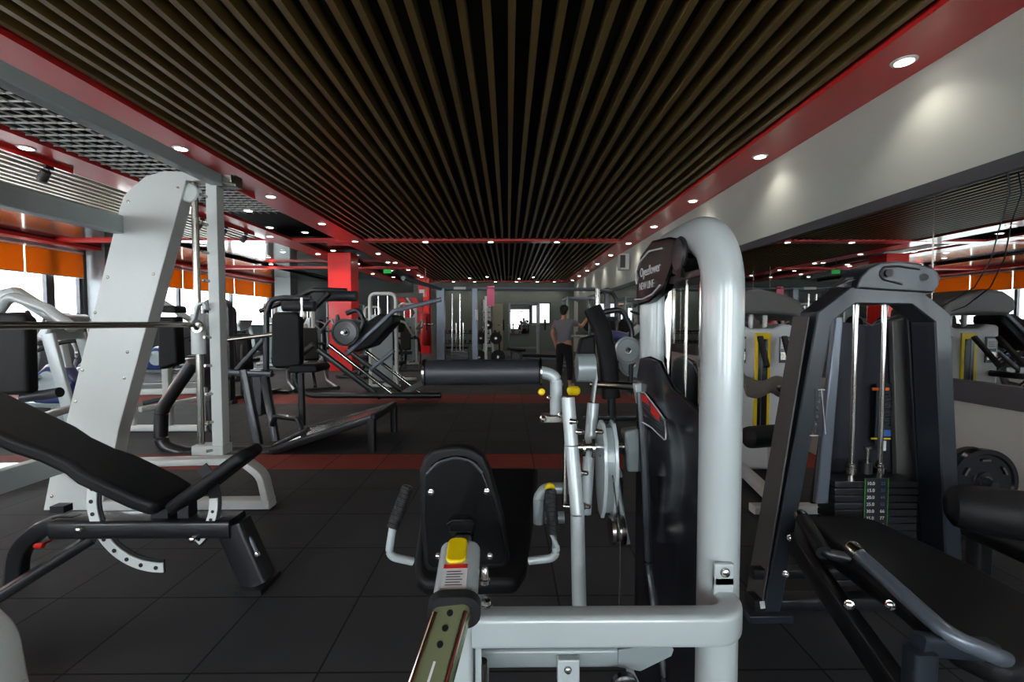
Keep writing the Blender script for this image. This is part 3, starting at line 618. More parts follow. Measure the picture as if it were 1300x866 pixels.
g0, g1_ = at(1017,655,1.86), at(1046,702,1.66); dd = (g1_-g0).normalized()
b = B(); b.tube([g0, g1_, g1_+V((.12,-.02,-.02))], .02, 16, .03); h = b.build('grip_bar', blackm, T)
b = B(); b.cyl(g0+dd*.02, g1_, .028, 20); b.build('grip_sleeve', rubber, h)
b = B(); b.lathe(g0+dd*.025, -dd, [(.027,0),(.027,.03),(.023,.038),(.014,.039),(.012,.035),(.007,.034)], 24); b.build('grip_cap', chrome, h)
for x, y, D_ in ((1003,683,1.98),(997,729,1.98),(1078,768,1.32),(1130,768,1.3)): b = B(); bolt(b, at(x, y, D_), (-.5,-1,.2), .011,.01); b.build('frame_bolt', chrome, T)
# ---- machine at the wall: big round pad + bolster
T = thing('abductor_machine', 'black machine with large round bolster pad beside the mirror wall', 'exercise machine', (2.3, 1.9, 0))
b = B(); b.lathe(at(1298,655,1.72),(.86,-.5,0),[(.05,-.22),(.08,-.20),(.092,-.16),(.095,0),(.092,.16),(.08,.20),(.05,.22)],32); b.build('bolster_pad', leather, T)
p_ = at(1298,655,1.72)
b = B(); b.prism([(2.3,1.75,.36),(2.75,1.75,.36),(2.75,2.3,.38),(2.3,2.3,.38)],(0,0,-.07)); b.build('seat_pad', leather, T, bev=.025, seg=4)
b = B(); b.beam([(2.5,1.7,.27),(2.5,2.4,.27)],.1,.08); b.beam([(2.5,1.8,.27),(2.5,1.8,.03)],.08,.08,(0,1,0)); b.beam([(2.3,1.8,.04),(2.8,1.8,.04)],.08,.06); b.beam([(p_.x+.15,p_.y-.08,p_.z-.04),(2.5,1.8,.3)],.05,.05); b.beam([(2.5,2.35,.27),(2.5,2.35,.03)],.08,.08,(0,1,0)); b.build('frame', blackm, T, ang=50)
b = B(); b.tube([at(1212,640,2.3), at(1232,665,2.25), (2.4,2.15,.34)], .012,10,.02); b.build('lever', slate, T)
# weight plates on a peg rack at the wall
def plate(x, y, z, r, lab, group=None, m=rubber, axis=(0,-1,0), name='weight_plate'):
    t = thing(name, lab, 'weight plate', (x,y,z), group)
    b = B(); b.hollow((x,y,z), axis, [(.030,-.022),(r*.3,-.022),(r*.32,-.012),(r*.82,-.012),(r*.86,-.022),(r,-.018),(r,.018),(r*.86,.022),(r*.82,.012),(r*.32,.012),(r*.3,.022),(.030,.022)], 40); b.build('disc', m, t)
    b = B(); b.hollow((x,y,z), axis, [(.034,-.025),(.038,-.025),(.038,.025),(.034,.025),(.0285,.0235),(.0285,-.0235)], 20); b.build('hub_ring', steel, t); return t
pp = at(1250,612,2.62)
T = thing('plate_peg_rack', 'low black peg rack against the grey wall holding plates', 'weight rack', (pp.x, 2.8, 0))
b = B(); b.beam([(pp.x,2.85,.03),(pp.x,2.85,pp.z+.05)],.07,.07,(0,1,0)); b.beam([(pp.x-.25,2.85,.03),(pp.x+.3,2.85,.03)],.07,.06); b.cyl((pp.x,2.85,pp.z),(pp.x,2.56,pp.z),.024,16); b.build('rack_post', blackm, T, ang=50)
t = plate(pp.x, 2.63, pp.z, .195, 'black rubber weight plate with pale curved marks on the wall rack', m=smoke)
for a0 in (20, 80, 140, 215): b = B(); b.ring((pp.x,2.612,pp.z),(0,-1,0),.125,.137,a0,a0+22,.003,8); b.build('raised_mark', steel, t)
plate(pp.x+.0, 2.70, pp.z, .185, 'weight plate hidden behind the marked plate on the wall rack', m=rubber)

# ================= SMITH MACHINE =================
T = thing('smith_machine', 'white smith machine with slanted tower panel, drilled upright and long bar', 'exercise machine', (-2.4, 2.6, 0))
D = 3.32; YN = 1.55
out = [(152,263),(157,249),(166,239),(184,224),(208,217),(243,218),(262,225),(262,230),(236,229),(150,547),(140,600),(128,648),(55,648),(66,591),(74,575)]
def towers(f, name, m, **k):
    for dy in (0, YN-D):
        b = f(B(), dy); o = b.build(name, m, T, **k)
def shift(pts, dy): return [p+V((0,dy,0)) for p in pts]
towers(lambda b, dy: b.prism(shift([at(x,y,D) for x,y in out],dy),(0,.115,0)), 'tower_panel', white, bev=.004)
X = lambda px: (px-645)/F*D
ux = at(276,400,D+.04).x; rx = at(250,400,D+.04).x
zt = at(275,224,D).z; zb = at(275,572,D).z
towers(lambda b, dy: b.box((ux,D+.045+dy,(zt+zb)/2),(.078,.085,zt-zb)), 'upright', white, bev=.004)
towers(lambda b, dy: b.cyl((rx,D+.05+dy,at(250,568,D).z),(rx,D+.05+dy,at(250,205,D).z),.0235,18), 'guide_rod', steel)
towers(lambda b, dy: b.box(((ux+rx)/2-.07,D+.06+dy,at(0,226,D).z+.0),(.42,.07,.03)), 'top_bracket', silver_d, bev=.003)
towers(lambda b, dy: b.cyl((rx,D+.05+dy,at(250,450,D).z),(rx,D+.05+dy,at(250,398,D).z),.046,20), 'slide_bearing', white)
b = B()
for k in range(10): p = at(270.5,250+36.5*k*.98,D); b = B(); b.cyl((ux-.028,D+.02,p.z),(ux-.045,D-.045,p.z+.006),.011,12); b.build('racking_peg', steel, T)
towers(lambda b, dy: b.lathe((at(236,243,D).x,D+.05+dy,at(236,243,D).z),(0,-1,0),[(.012,-.03),(.062,-.028),(.07,-.018),(.058,-.008),(.058,.008),(.07,.018),(.062,.028),(.012,.03)],30), 'cable_pulley', white)
for x_ in (242,): b = B(); b.cyl((at(x_,300,D).x,D+.04,at(x_,250,D).z),(at(x_,300,D).x,D+.04,at(x_,560,D).z),.003,8); b.build('counterweight_cable', ink, T)
# base
def base(b, dy):
    q = lambda x,y,o=0: at(x,y,D)+V((0,dy+o,0))
    b.sweep(fillet([q(150,592,.09),q(300,588,.09),q(328,606,.06),q(340,644,.03)],.16,8), rrect(.05,.11,.01,3),(0,1,0)); return b
towers(base, 'base_arch', white, ang=50)
towers(lambda b, dy: b.sweep([at(124,642,D)+V((0,dy+.03,0)),at(343,640,D)+V((0,dy+.03,0))], rrect(.10,.07,.01,3),(0,0,1)), 'foot_rail', white, ang=50)
towers(lambda b, dy: b.box((ux-.07,D+.05+dy,zb+.0),(.23,.12,.07)), 'rod_socket', white, bev=.006)
b = B(); b.box((at(80,590,D).x+.0,(D+YN)/2,.365),(.07,D-YN,.15)); b.build('rear_base_beam', silver, T, bev=.006)
b = B(); b.box((-2.09,(D+YN)/2+.03,2.405),(.085,D-YN+.1,.08)); b.build('front_top_beam', silver, T, bev=.008)
b = B(); b.box((-2.80,(D+YN)/2,2.085),(.09,D-YN,.13)); b.build('rear_top_beam', silver, T, bev=.008)
b = B(); b.box((-2.02,D+.05,2.40),(.13,.09,.085)); b.box((-2.02+.03,D-.02,2.40),(.07,.05,.06)); b.build('limit_block', steel, T, bev=.004)
b = B()
for x,y in ((163,256),(137,352),(121,397),(105,470),(96,510),(226,239),(195,348),(158,480),(162,447),(66,630),(72,592),(97,448)): bolt(b, at(x,y,D), (0,-1,0), .009,.008)
b.build('panel_bolts', steel, T)
# bar with hooks
zbar = 1.368
b = B(); b.cyl((rx,D+.02,zbar),(rx,YN,zbar),.019,20); bar = b.build('bar', steel, T)
towers(lambda b, dy: b.lathe((rx,D+.05+dy,zbar),(0,1,0),[(.03,-.06),(.045,-.05),(.045,.0),(.03,.01)],20), 'bar_sleeve', steel)
for s in (0,1):
    y0 = D-.03 if not s else YN+.08
    b = B(); b.sweep(fillet([V((rx+.0,y0,zbar)),V((rx+.03,y0,zbar+.04)),V((rx+.06,y0,zbar+.14)),V((rx+.11,y0,zbar+.16)),V((rx+.115,y0,zbar+.11))],.03,4), rrect(.02,.035,.004,2),(0,1,0)); b.build('hook', silver, bar)
    b = B(); b.ring((rx+.05,y0-.01,zbar-.02),(0,1,0),.022,.04,-200,60,.02,16); b.build('hook_ring', steel, bar)

# ================= ADJUSTABLE BENCH =================
T = thing('adjustable_bench', 'black incline bench with white drilled angle arc', 'bench', (-1.85, 2.35, 0))
def pad(outl, u, v, n, org, th, name, m, T_, bev=.025, seg=5):   # outl in (along u, along v)
    return B().prism([org+u*a+v*c for a, c in outl], -n*th).build(name, m, T_, bev=bev, seg=seg)
U = (V((-2.86,2.3,1.055))-V((-1.69,2.3,.475))); lu = U.length; U.normalize(); Vv = V((0,1,0)); Nn = Vv.cross(U)*-1; Nn = Nn if Nn.z > 0 else -Nn
oo = V((-1.685,2.31,.505))
pad([(0,-.11),(.02,-.14),(.12,-.155),(.38,-.155),(.47,-.13),(.60,-.13),(.72,-.155),(1.1,-.155),(1.28,-.12),(1.32,0),(1.28,.12),(1.1,.155),(.72,.155),(.60,.13),(.47,.13),(.38,.155),(.12,.155),(.02,.14),(0,.11)], U, Vv, Nn, oo+Nn*.0, .075, 'backrest', leather, T)
b = B(); b.beam([oo-Nn*.10+U*.05, oo-Nn*.10+U*1.1],.06,.05); b.build('backrest_frame', navy, T)
U2 = (V((-1.335,2.31,.745))-V((-1.675,2.31,.49))); l2 = U2.length; U2.normalize(); N2 = Vv.cross(U2); N2 = N2 if N2.z > 0 else -N2
pad([(0,-.13),(.05,-.155),(.25,-.13),(l2,-.10),(l2+.03,-.06),(l2+.03,.06),(l2,.10),(.25,.13),(.05,.155),(0,.13)], U2, Vv, N2, V((-1.675,2.31,.49)), .06, 'seat', leather, T)
yb = 2.36
b = B(); b.beam([(-2.33,yb,.325),(-1.42,yb,.325)],.15,.095); b.sweep(fillet([V((-2.25,yb,.335)),V((-2.40,yb,.335)),V((-2.56,yb,.20)),V((-2.58,yb,.02))],.2,8), rrect(.08,.06,.01,2),(0,1,0)); b.beam([(-1.44,yb,.33),(-1.315,yb,.02)],.14,.12,(0,1,0)); b.box((-1.315,yb,.012),(.13,.20,.024)); b.build('frame', blackm, T, ang=50)
b = B(); b.beam([(-2.60,yb-.0,.05),(-2.6,yb+.0,.03)],.05,.05); b.beam([at(-30,775,2.12), at(118,683,2.36)],.07,.05); b.box(at(78,645,2.33),(.07,.05,.035)); b.build('wheel_strut', blackm, T, ang=50)
cA = at(213,632,2.36)
def arc(r0, r1, a0, a1, m, name, y): 
    b = B(); b.ring((cA.x,y,cA.z),(0,-1,0),r0,r1,a0,a1,.008,30); return b.build(name, m, T, bev=.001)
a1_ = arc(.315,.365,164,272,white,'angle_arc',yb-.055); a2_ = arc(.255,.298,-48,4,white,'seat_angle_arc',yb-.055)
arc(.30,.372,162,272,blackm,'arc_backing',yb-.046); arc(.25,.31,-50,40,blackm,'arc_backing',yb-.046)
b = B()
for a in (168,179,190,201,214,227,240,253,266): b.cyl((cA.x+.34*math.cos(math.radians(a)),yb-.0635,cA.z+.34*math.sin(math.radians(a))),(cA.x+.34*math.cos(math.radians(a)),yb-.066,cA.z+.34*math.sin(math.radians(a))),.0105,12)
b.build('arc_holes', ink, a1_)
b = B()
for a in (-44,-36,-28,-19,-10): b.cyl((cA.x+.277*math.cos(math.radians(a)),yb-.0635,cA.z+.277*math.sin(math.radians(a))),(cA.x+.277*math.cos(math.radians(a)),yb-.066,cA.z+.277*math.sin(math.radians(a))),.008,12)
b.build('arc_holes', ink, a2_)
b = B(); b.cyl((cA.x,yb-.06,cA.z+.0),(cA.x,yb+.06,cA.z),.022); b.box((cA.x-.02,yb,cA.z-.05),(.09,.07,.10)); b.box((cA.x+.1,yb,cA.z-.06),(.06,.07,.08)); b.build('pivot_bracket', blackm, T, bev=.004)
for x,y in ((103,672),(246,684)):
    p = at(x,y,2.28); b = B(); b.cyl(p,p+V((0,.09,0)),.008,10); b.lathe(p,(0,-1,0),[(.012,-.01),(.016,0),(.014,.02),(.006,.024)],16); b.build('spring_pin', chrome, T)
b = B(); p = at(50,693,2.3); b.lathe(p,(1,0,0),[(.012,-.02),(.014,0),(.012,.02)],14); b.cyl(p,p+V((0,.06,0)),.006); b.build('red_pin', redp, T, label='small red locking pin')
b = B(); b.tube([at(290,672,2.42),at(305,671,2.36),at(318,685,2.33),at(326,703,2.33)],.011,12,.05); hnd = b.build('foot_handle', slate, T)
b = B(); b.lathe(at(326,703,2.33),V((.3,0,-.8)),[(.014,-.01),(.016,0),(.015,.012),(.008,.014)],16); b.build('handle_end', chrome, hnd)
# ================= WHITE MACHINE WITH YELLOW SLOTS (right, by the mirror) =================
T = thing('twin_stack_machine', 'white weight machine with yellow-framed slot and dark hood by the mirror', 'exercise machine', (2.27, 4.05, 0))
x0, x1, y0, y1 = 1.99, 2.56, 4.05, 4.43
b = B(); b.prism([(x0,y0,.05),(x1,y0,.05),(x1,y0,1.36),(x1-.1,y0,1.37),(x1-.18,y0,1.33),(x0+.18,y0,1.33),(x0+.1,y0,1.37),(x0,y0,1.36)],(0,y1-y0,0)); body = b.build('housing', whitem, T, bev=.03, seg=4)
for yy, s in ((y0-.006,-1),(y1+.006,1)):
    b = B(); b.box((2.275,yy,.78),(.14,.014,1.02)); sl = b.build('slot_frame', yellow, T, bev=.003)
    b = B(); b.box((2.275,yy+s*.005,.765),(.085,.012,.94)); b.build('slot_opening', plastic, sl, bev=.002)
    b = B(); b.box((2.262,yy+s*.010,.765),(.007,.006,.94)); b.build('slot_rod', slate, sl)
    for xx in (2.075, 2.475):
        b = B(); b.box((xx,yy,1.14),(.10,.012,.235)); pn = b.build('info_panel', screen, T, bev=.003)
        b = B(); b.box((xx,yy+s*.004,1.195),(.08,.01,.09)); b.build('panel_print', paper, pn)
        b = B(); b.box((xx,yy+s*.004,1.085),(.08,.01,.07)); b.build('panel_print', steel, pn)
        for k in range(3): b = B(); b.box((xx,yy+s*.009,1.17+.02*k),(.06,.003,.006)); b.build('print_line', trimd, pn)
b = B(); b.prism([(1.93,y0-.08,1.50),(1.95,y0-.08,1.60),(2.05,y0-.08,1.66),(2.2,y0-.08,1.68),(2.42,y0-.08,1.63),(2.55,y0-.08,1.58),(2.61,y0-.08,1.50),(2.62,y0-.08,1.40),(2.56,y0-.08,1.40),(2.5,y0-.08,1.44),(2.3,y0-.08,1.46),(2.0,y0-.08,1.45)],(0,y1-y0+.16,0)); b.build('hood', charc, T, bev=.03, seg=4)
for xx in (2.13,2.27,2.40): b = B(); b.cyl((xx,4.24,1.3),(xx,4.24,1.47),.022,14); b.build('hood_post', white, T)
b = B(); b.beam([(2.1,4.1,.08),(1.95,3.2,.08)],.09,.08); b.beam([(1.75,3.2,.05),(2.3,3.2,.05)],.09,.06); b.beam([(1.97,3.32,.08),(1.97,3.32,.48)],.07,.07,(0,1,0)); b.build('base_frame', whitem, T, ang=50)
b = B(); b.lathe((1.92,3.3,.55),(1,.25,0),[(.04,-.2),(.075,-.185),(.08,-.16),(.08,.16),(.075,.185),(.04,.2)],28); b.build('roller_pad', leather, T)
b = B(); b.tube([(2.08,4.04,.93),(1.80,3.42,.90),(2.12,3.34,.88)],.028,14,.08); b.build('arm', blackm, T)
for sx in (-.05,.16): b = B(); b.beam([(2.22+sx,3.9,1.26),(2.18+sx,3.72,1.02)],.045,.03); b.build('grip', rubber, T)
# towel over the arm
b = B(); n = 12
pts = []
for i in range(n+1):
    for j in range(7):
        u = i/n; v = j/6; x = 1.76+.32*u; drop = abs(v-.45)*2; z = .965-.10*drop**2+.018*math.sin(7*u+4*v)+.012*math.sin(13*u*v+1); y = 3.42+(.5-v)*.2+.015*math.sin(9*u); pts.append(b.bm.verts.new((x,y,z)))
for i in range(n):
    for j in range(6): b.bm.faces.new((pts[i*7+j],pts[i*7+j+1],pts[(i+1)*7+j+1],pts[(i+1)*7+j]))
o = b.build('towel', greycloth, smooth=1); md = o.modifiers.new('thick','SOLIDIFY'); md.thickness = .012; tag(o, 'crumpled grey towel draped over the arm of the white machine', 'towel')

# ================= MID-LEFT BLACK MACHINE (A) =================
T = thing('seated_row_machine', 'black plate machine with tall arched back pad and curved floor tubes', 'exercise machine', (-2.9, 5.0, 0))
D = 5.0
q = lambda x,y,o=0: at(x,y,D+o)
b = B(); b.ppx([(344,402),(348,396),(374,396),(380,402),(381,462),(376,468),(348,468),(343,462)], D, .12); b.build('back_pad', leather, T, bev=.03, seg=4)
b = B(); b.tube([q(338,478,.16),q(338,400,.16),q(344,380,.16),q(362,378,.16),q(395,379,.16)],.032,14,.15); b.build('arched_frame', navy, T)
b = B(); b.tube([q(246,460,-.1),q(205,520,-.1),q(204,566,-.1),q(235,575,-.1),q(345,574,-.1)],.066,14,.32,seg=8); b.build('curved_floor_tube', blackm, T)
b = B(); b.tube([q(288,476,.5),q(268,505,.5),q(268,548,.5),q(300,563,.5),q(380,560,.5)],.055,14,.28,seg=8); b.build('curved_floor_tube', blackm, T)
b = B(); b.beam([q(334,472,.16),q(336,478,.1),q(350,560,-.0)],.08,.06,(0,1,0)); b.beam([q(290,473,.1),q(345,475,.1)],.06,.07); b.beam([q(328,565,.0),q(310,470,.1)],.09,.07,(0,1,0)); b.beam([q(300,470,.2),q(340,425,.2)],.05,.05); b.build('frame', navy, T, ang=50)
b = B(); b.ppx([(364,470),(368,464),(400,463),(404,468),(402,473),(366,474)], D-.05, .36); b.build('seat', leather, T, bev=.02, seg=3)
b = B(); b.beam([q(382,474,.1),q(384,540,.1)],.06,.06,(0,1,0)); b.build('seat_post', blackm, T, ang=50)
b = B(); b.tube([q(330,395,.3),q(360,384,.3),q(388,372,.3),q(398,368,.3),q(440,369,.3)],.028,12,.08); b.tube([q(372,392,-.1),q(400,390,-.1),q(418,372,-.1)],.03,12,.05); b.build('press_arm', blackm, T)
b = B(); b.cyl(q(414,376,.1),q(453,376,.1),.058,20); b.build('arm_roller', foam, T)
b = B(); b.cyl(q(360,389,-.15),q(400,389,-.15),.055,20); b.build('arm_roller', foam, T)
b = B(); b.cyl(q(383,378,-.2),q(383,402,-.2),.014,10); b.build('adjuster_pin', chrome, T)
b = B(); b.cyl(q(285,432,.1),q(352,424,.1),.026,14); b.build('plate_peg', steel, T)
b = B(); b.tube([q(345,540,-.0),q(350,528,-.02),q(378,532,-.05),q(388,560,-.08)],.03,10,.04); b.beam([q(350,565,-.1),q(392,545,-.1)],.07,.05); b.build('foot_lever', blackm, T)
b = B(); b.ppx([(320,476),(332,476),(333,528),(319,530)], D+.5, .14); b.build('stack_cover', navy, T, bev=.02)
# low inclined sled platform beside it
A, Bq, Cq, Dq = at(345,573,4.78), at(472,531,4.85), at(500,514,5.75), at(392,545,5.7)
b = B(); b.beam([A,Bq],.06,.08); b.build('side_rail', blackm, T, ang=50)
b = B(); b.beam([Dq,Cq],.06,.08); b.build('side_rail', blackm, T, ang=50)
b = B(); b.prism([A+V((0,.03,.02)),Bq+V((0,.03,.02)),Cq+V((0,-.03,.02)),Dq+V((0,-.03,.02))],(0,0,-.03)); b.build('deck_plate', steel, T, flat=True)
b = B(); b.beam([Bq,Cq],.06,.08); b.build('end_rail', blackm, T, ang=50)
for p in (Bq, Cq): b = B(); b.beam([p, V((p.x,p.y,.0))],.08,.08,(0,1,0)); b.build('leg', blackm, T, ang=50)
for p in (A, Dq): b = B(); b.beam([p, V((p.x,p.y,.0))],.06,.06,(0,1,0)); b.build('leg', blackm, T, ang=50)

# ================= LEG PRESS =================
T = thing('leg_press', 'plate-loaded leg press with inclined chrome rails and looped black floor tubes', 'exercise machine', (-2.6, 7.8, 0))
D = 7.6; q = lambda x,y,o=0: at(x,y,D+o)
for o_ in (-.2, .45):
    b = B(); b.tube([q(398,438,o_),q(376,455,o_),q(374,488,o_),q(392,502,o_),q(560,502,o_)],.05,12,.35,seg=8); b.build('floor_tube', blackm, T)
for x_,o_ in ((418,-.2),(455,.4)):
    b = B(); b.cyl(q(x_,438,o_),q(x_+80,500,o_),.03,14); b.build('sled_rail', chrome, T)
    b = B(); b.beam([q(x_-14,444,o_+.05),q(x_+66,505,o_+.05)],.09,.08); b.build('rail_support', blackm, T, ang=50)
b = B(); b.ppx([(455,415),(482,398),(500,400),(500,410),(472,440),(450,448),(440,440)], D, .5); b.build('back_pad', leather, T, bev=.04, seg=3)
b = B(); b.beam([q(440,450),q(500,395),q(560,380)],.07,.07); b.beam([q(470,470,.1),q(500,445,.1)],.06,.06); b.build('upper_frame', slate, T, ang=50)
b = B(); b.tube([q(440,398,-.1),q(455,392,-.1),q(462,408,-.1),q(455,425,-.1)],.04,12,.1); b.build('guard_loop', navy, T)
b = B(); b.prism([q(505,500,-.2),q(545,478,-.2),q(548,482,-.2),q(510,505,-.2)],(0,.7,0)); b.build('foot_plate', charc, T)
b = B(); p = q(440,422,-.1); b.cyl(p+V((0,.5,0)),p-V((0,.2,0)),.025,14); b.build('plate_sleeve', steel, T)
plate(p.x, p.y-.06, p.z, .225, 'black weight plate with steel hub facing us on the leg press', m=blackm)
plate(p.x, p.y+.4, p.z, .225, 'rear weight plate on the leg press sleeve', m=blackm)

# ================= CABLE CROSSOVER =================
T = thing('cable_crossover', 'wide grey cable crossover station with high crossbar', 'exercise machine', (-.2, 11.6, 0))
D = 11.5; q = lambda x,y,o=0: at(x,y,D+o); zt = q(560,366).z
def post(x, y, w, m, name='post', z1=zt, z0=0): b = B(); b.box((x,y,(z0+z1)/2),(w,w,z1-z0)); return b.build(name, m, T, bev=.006)
xa = q(560,400).x; xb = q(603,400).x; xc = q(758,400).x
post(xa, D, .2, slate); post(xb, D, .14, slate); post(xc, D+.0, .11, steel); post(q(775,400).x, D+.4, .14, blackm)
b = B(); b.tube([(xa-.35,8.9,zt-.0),(xa,D,zt-.02),(xb,D,zt-.02),(xc,D,zt-.03),(xc+.4,D+.2,zt-.06)],.045,10,.2); b.build('crossbar', slate, T)
for x_ in (574,584): b = B(); b.cyl(q(x_,373),q(x_,455),.02,10); b.build('guide_rod', chrome, T)
for x_ in (579,588): b = B(); b.cyl(q(x_,410,.1),q(x_,455,.1),.015,8); b.build('guide_rod', chrome, T)
b = B(); b.cyl(q(605,375),q(605,455),.018,10); b.build('cable_tube', white, T)
b = B(); b.cyl(q(617,376),q(617,470),.035,12); b.lathe(q(617,388),(0,0,1),[(.035,-.1),(.06,-.09),(.06,.09),(.035,.1)],14); b.build('slide_post', white, T)
for k in range(8): b = B(); b.box(((xa+xb)/2+.05, D+.05, .14+.07*k),(.42,.25,.06)); b.build('weight_plate', blackm, T)
b = B(); b.box(((xa+xb)/2+.05, D+.05, zt-.0),(.3,.2,.06)); b.build('pulley_box', paper, T)
b = B(); b.box(((xa+xb)/2, D, .05),(xb-xa+.5,.8,.1)); b.build('base', blackm, T, bev=.01)
b = B(); b.box((xb+.05,D-.08,q(600,400).z),(.07,.02,.26)); b.build('instruction_card', paper, T)
b = B(); b.cyl((xc,D-.05,zt),(xc,D-.05,.75),.035,12); b.build('slide_post', chrome, T)
b = B(); b.tube([q(760,372,.2),q(772,366,.2),q(782,378,.2),q(784,470,.2)],.05,10,.25); b.build('arched_frame', blackm, T)
# pink towel over the crossbar
b = B(); p = q(623,362)
pr = []
for i in range(7):
    a = PI*i/6; pr.append((p.x, D-.065*math.cos(a), zt-.02+.065*math.sin(a)))
path = [(p.x,D-.07,zt-.45),(p.x,D-.072,zt-.2)]+pr+[(p.x,D+.072,zt-.2),(p.x,D+.07,zt-.36)]
b.sweep(path, [(x,.004*math.sin(9*x*8)) for x in (-.09,-.045,0,.045,.09)]+[(x,.014) for x in (.09,.045,0,-.045,-.09)], (1,0,0) if 0 else (0,0,1)); tag(b.build('towel', pink), 'pink towel hung over the cable station crossbar', 'towel')

# ================= PERSON =================
def skinned(name, verts, edges, m, parent, sub=2):
    me = bpy.data.meshes.new(name); me.from_pydata([v[0] for v in verts], edges, []); o = bpy.data.objects.new(name, me); COL.objects.link(o)
    md = o.modifiers.new('skin','SKIN'); md.use_smooth_shade = True
    for i, v in enumerate(verts):
        r = v[1]; o.data.skin_vertices[0].data[i].radius = r if isinstance(r, tuple) else (r, r)
    o.data.skin_vertices[0].data[0].use_root = True
    s = o.modifiers.new('sub','SUBSURF'); s.levels = sub; s.render_levels = sub; me.materials.append(m)
    if parent is not None: o.parent = parent
    return o
px_ = at(716,430,9.7).x
P = thing('person', 'person in grey t-shirt and black trousers standing with one arm raised', 'person', (px_, 9.7, 0))
P.rotation_euler = (0,0,math.radians(-35))
# local: facing +y (away), x to the right
vb = [((0,0,.95),(.15,.11)),((0,0,1.12),(.135,.10)),((0,.0,1.30),(.16,.11)),((0,0,1.42),(.10,.07)),((0,.01,1.50),.055),((0,.03,1.56),(.065,.08)),((0,.03,1.64),(.078,.095)),((0,.02,1.71),(.055,.07)),
 ((-.19,0,1.40),.058),((-.27,-.04,1.16),.044),((-.24,.06,.93),.032),((-.235,.09,.86),(.022,.035)),
 ((.19,.0,1.40),.058),((.33,.16,1.30),.044),((.36,.36,1.46),.033),((.36,.42,1.51),(.022,.034)),
 ((-.10,0,.86),.088),((-.11,.02,.50),.058),((-.12,-.02,.12),.040),((-.12,.02,.05),.04),((-.12,.15,.035),.03),
 ((.10,0,.86),.088),((.12,.04,.50),.058),((.14,.0,.12),.040),((.14,.04,.05),.04),((.15,.17,.035),.03)]
eb = [(0,1),(1,2),(2,3),(3,4),(4,5),(5,6),(6,7),(2,8),(8,9),(9,10),(10,11),(2,12),(12,13),(13,14),(14,15),(0,16),(16,17),(17,18),(18,19),(19,20),(0,21),(21,22),(22,23),(23,24),(24,25)]
for hand, dirn, sidev in ((11, V((0,.25,-1)), V((0,1,.2))), (15, V((0,.8,.6)), V((1,0,0)))):
    p0 = V(vb[hand][0]); dirn.normalize()
    for k in range(4):
        off = sidev.normalized()*(-.03+.02*k); ln = (.032,.04,.037,.028)[k]; i = len(vb)
        vb.append((tuple(p0+dirn*.035+off),.0095)); vb.append((tuple(p0+dirn*(.035+ln)+off+V((.006,0,0))),.0085)); vb.append((tuple(p0+dirn*(.035+ln*1.8)+off+V((.016,.004,0))),.007)); eb += [(hand,i),(i,i+1),(i+1,i+2)]
    i = len(vb); th = sidev.normalized()*.04; vb.append((tuple(p0+th+dirn*.005),.011)); vb.append((tuple(p0+th*1.5+dirn*.035),.008)); eb += [(hand,i),(i,i+1)]
skinned('body', vb, eb, skin, P)
b = B(); b.sphere((0,.125,1.635),.014,(1,1.2,1.5),10,8); b.build('nose', skin, P).matrix_parent_inverse = Matrix.Identity(4)
def fixp(o): o.matrix_parent_inverse = Matrix.Identity(4); return o
for s in (-1,1):
    b = B(); b.sphere((s*.083,.03,1.625),.022,(.5,.8,1.4),10,8); fixp(b.build('ear', skin, P)); b = B(); b.sphere((s*.03,.112,1.655),.011,(1.2,.7,.7),10,8); fixp(b.build('eye', ink, P))
b = B(); b.sphere((0,.118,1.595),.02,(1,.4,.3),10,6); fixp(b.build('mouth', redtape, P))
b = B(); b.sphere((0,.002,1.685),.092,(.98,1.12,.95),20,14); b.sphere((0,-.035,1.63),.08,(1,.85,1.1),16,12); fixp(b.build('hair', hairm, P))
skinned('shirt', [((0,0,.90),(.18,.135)),((0,0,1.12),(.165,.125)),((0,0,1.30),(.185,.13)),((0,0,1.41),(.11,.085)),((0,.0,1.455),(.075,.065)),((-.19,0,1.395),.078),((-.25,-.025,1.22),.072),((.19,0,1.395),.078),((.285,.10,1.335),.07)],[(0,1),(1,2),(2,3),(3,4),(2,5),(5,6),(2,7),(7,8)], shirt, P)
skinned('trousers', [((0,0,1.02),(.15,.112)),((0,0,.88),(.16,.12)),((-.10,0,.80),.105),((-.11,.02,.50),.08),((-.12,-.02,.14),.062),((.10,0,.80),.105),((.12,.04,.50),.08),((.14,0,.14),.062)],[(0,1),(1,2),(2,3),(3,4),(1,5),(5,6),(6,7)], shorts, P)
for s,y in ((-.12,0),(.14,.02)):
    b = B(); b.sphere((s,.06+y,.045),.06,(.8,2.1,.75),16,10); fixp(b.build('shoe', shoe, P))

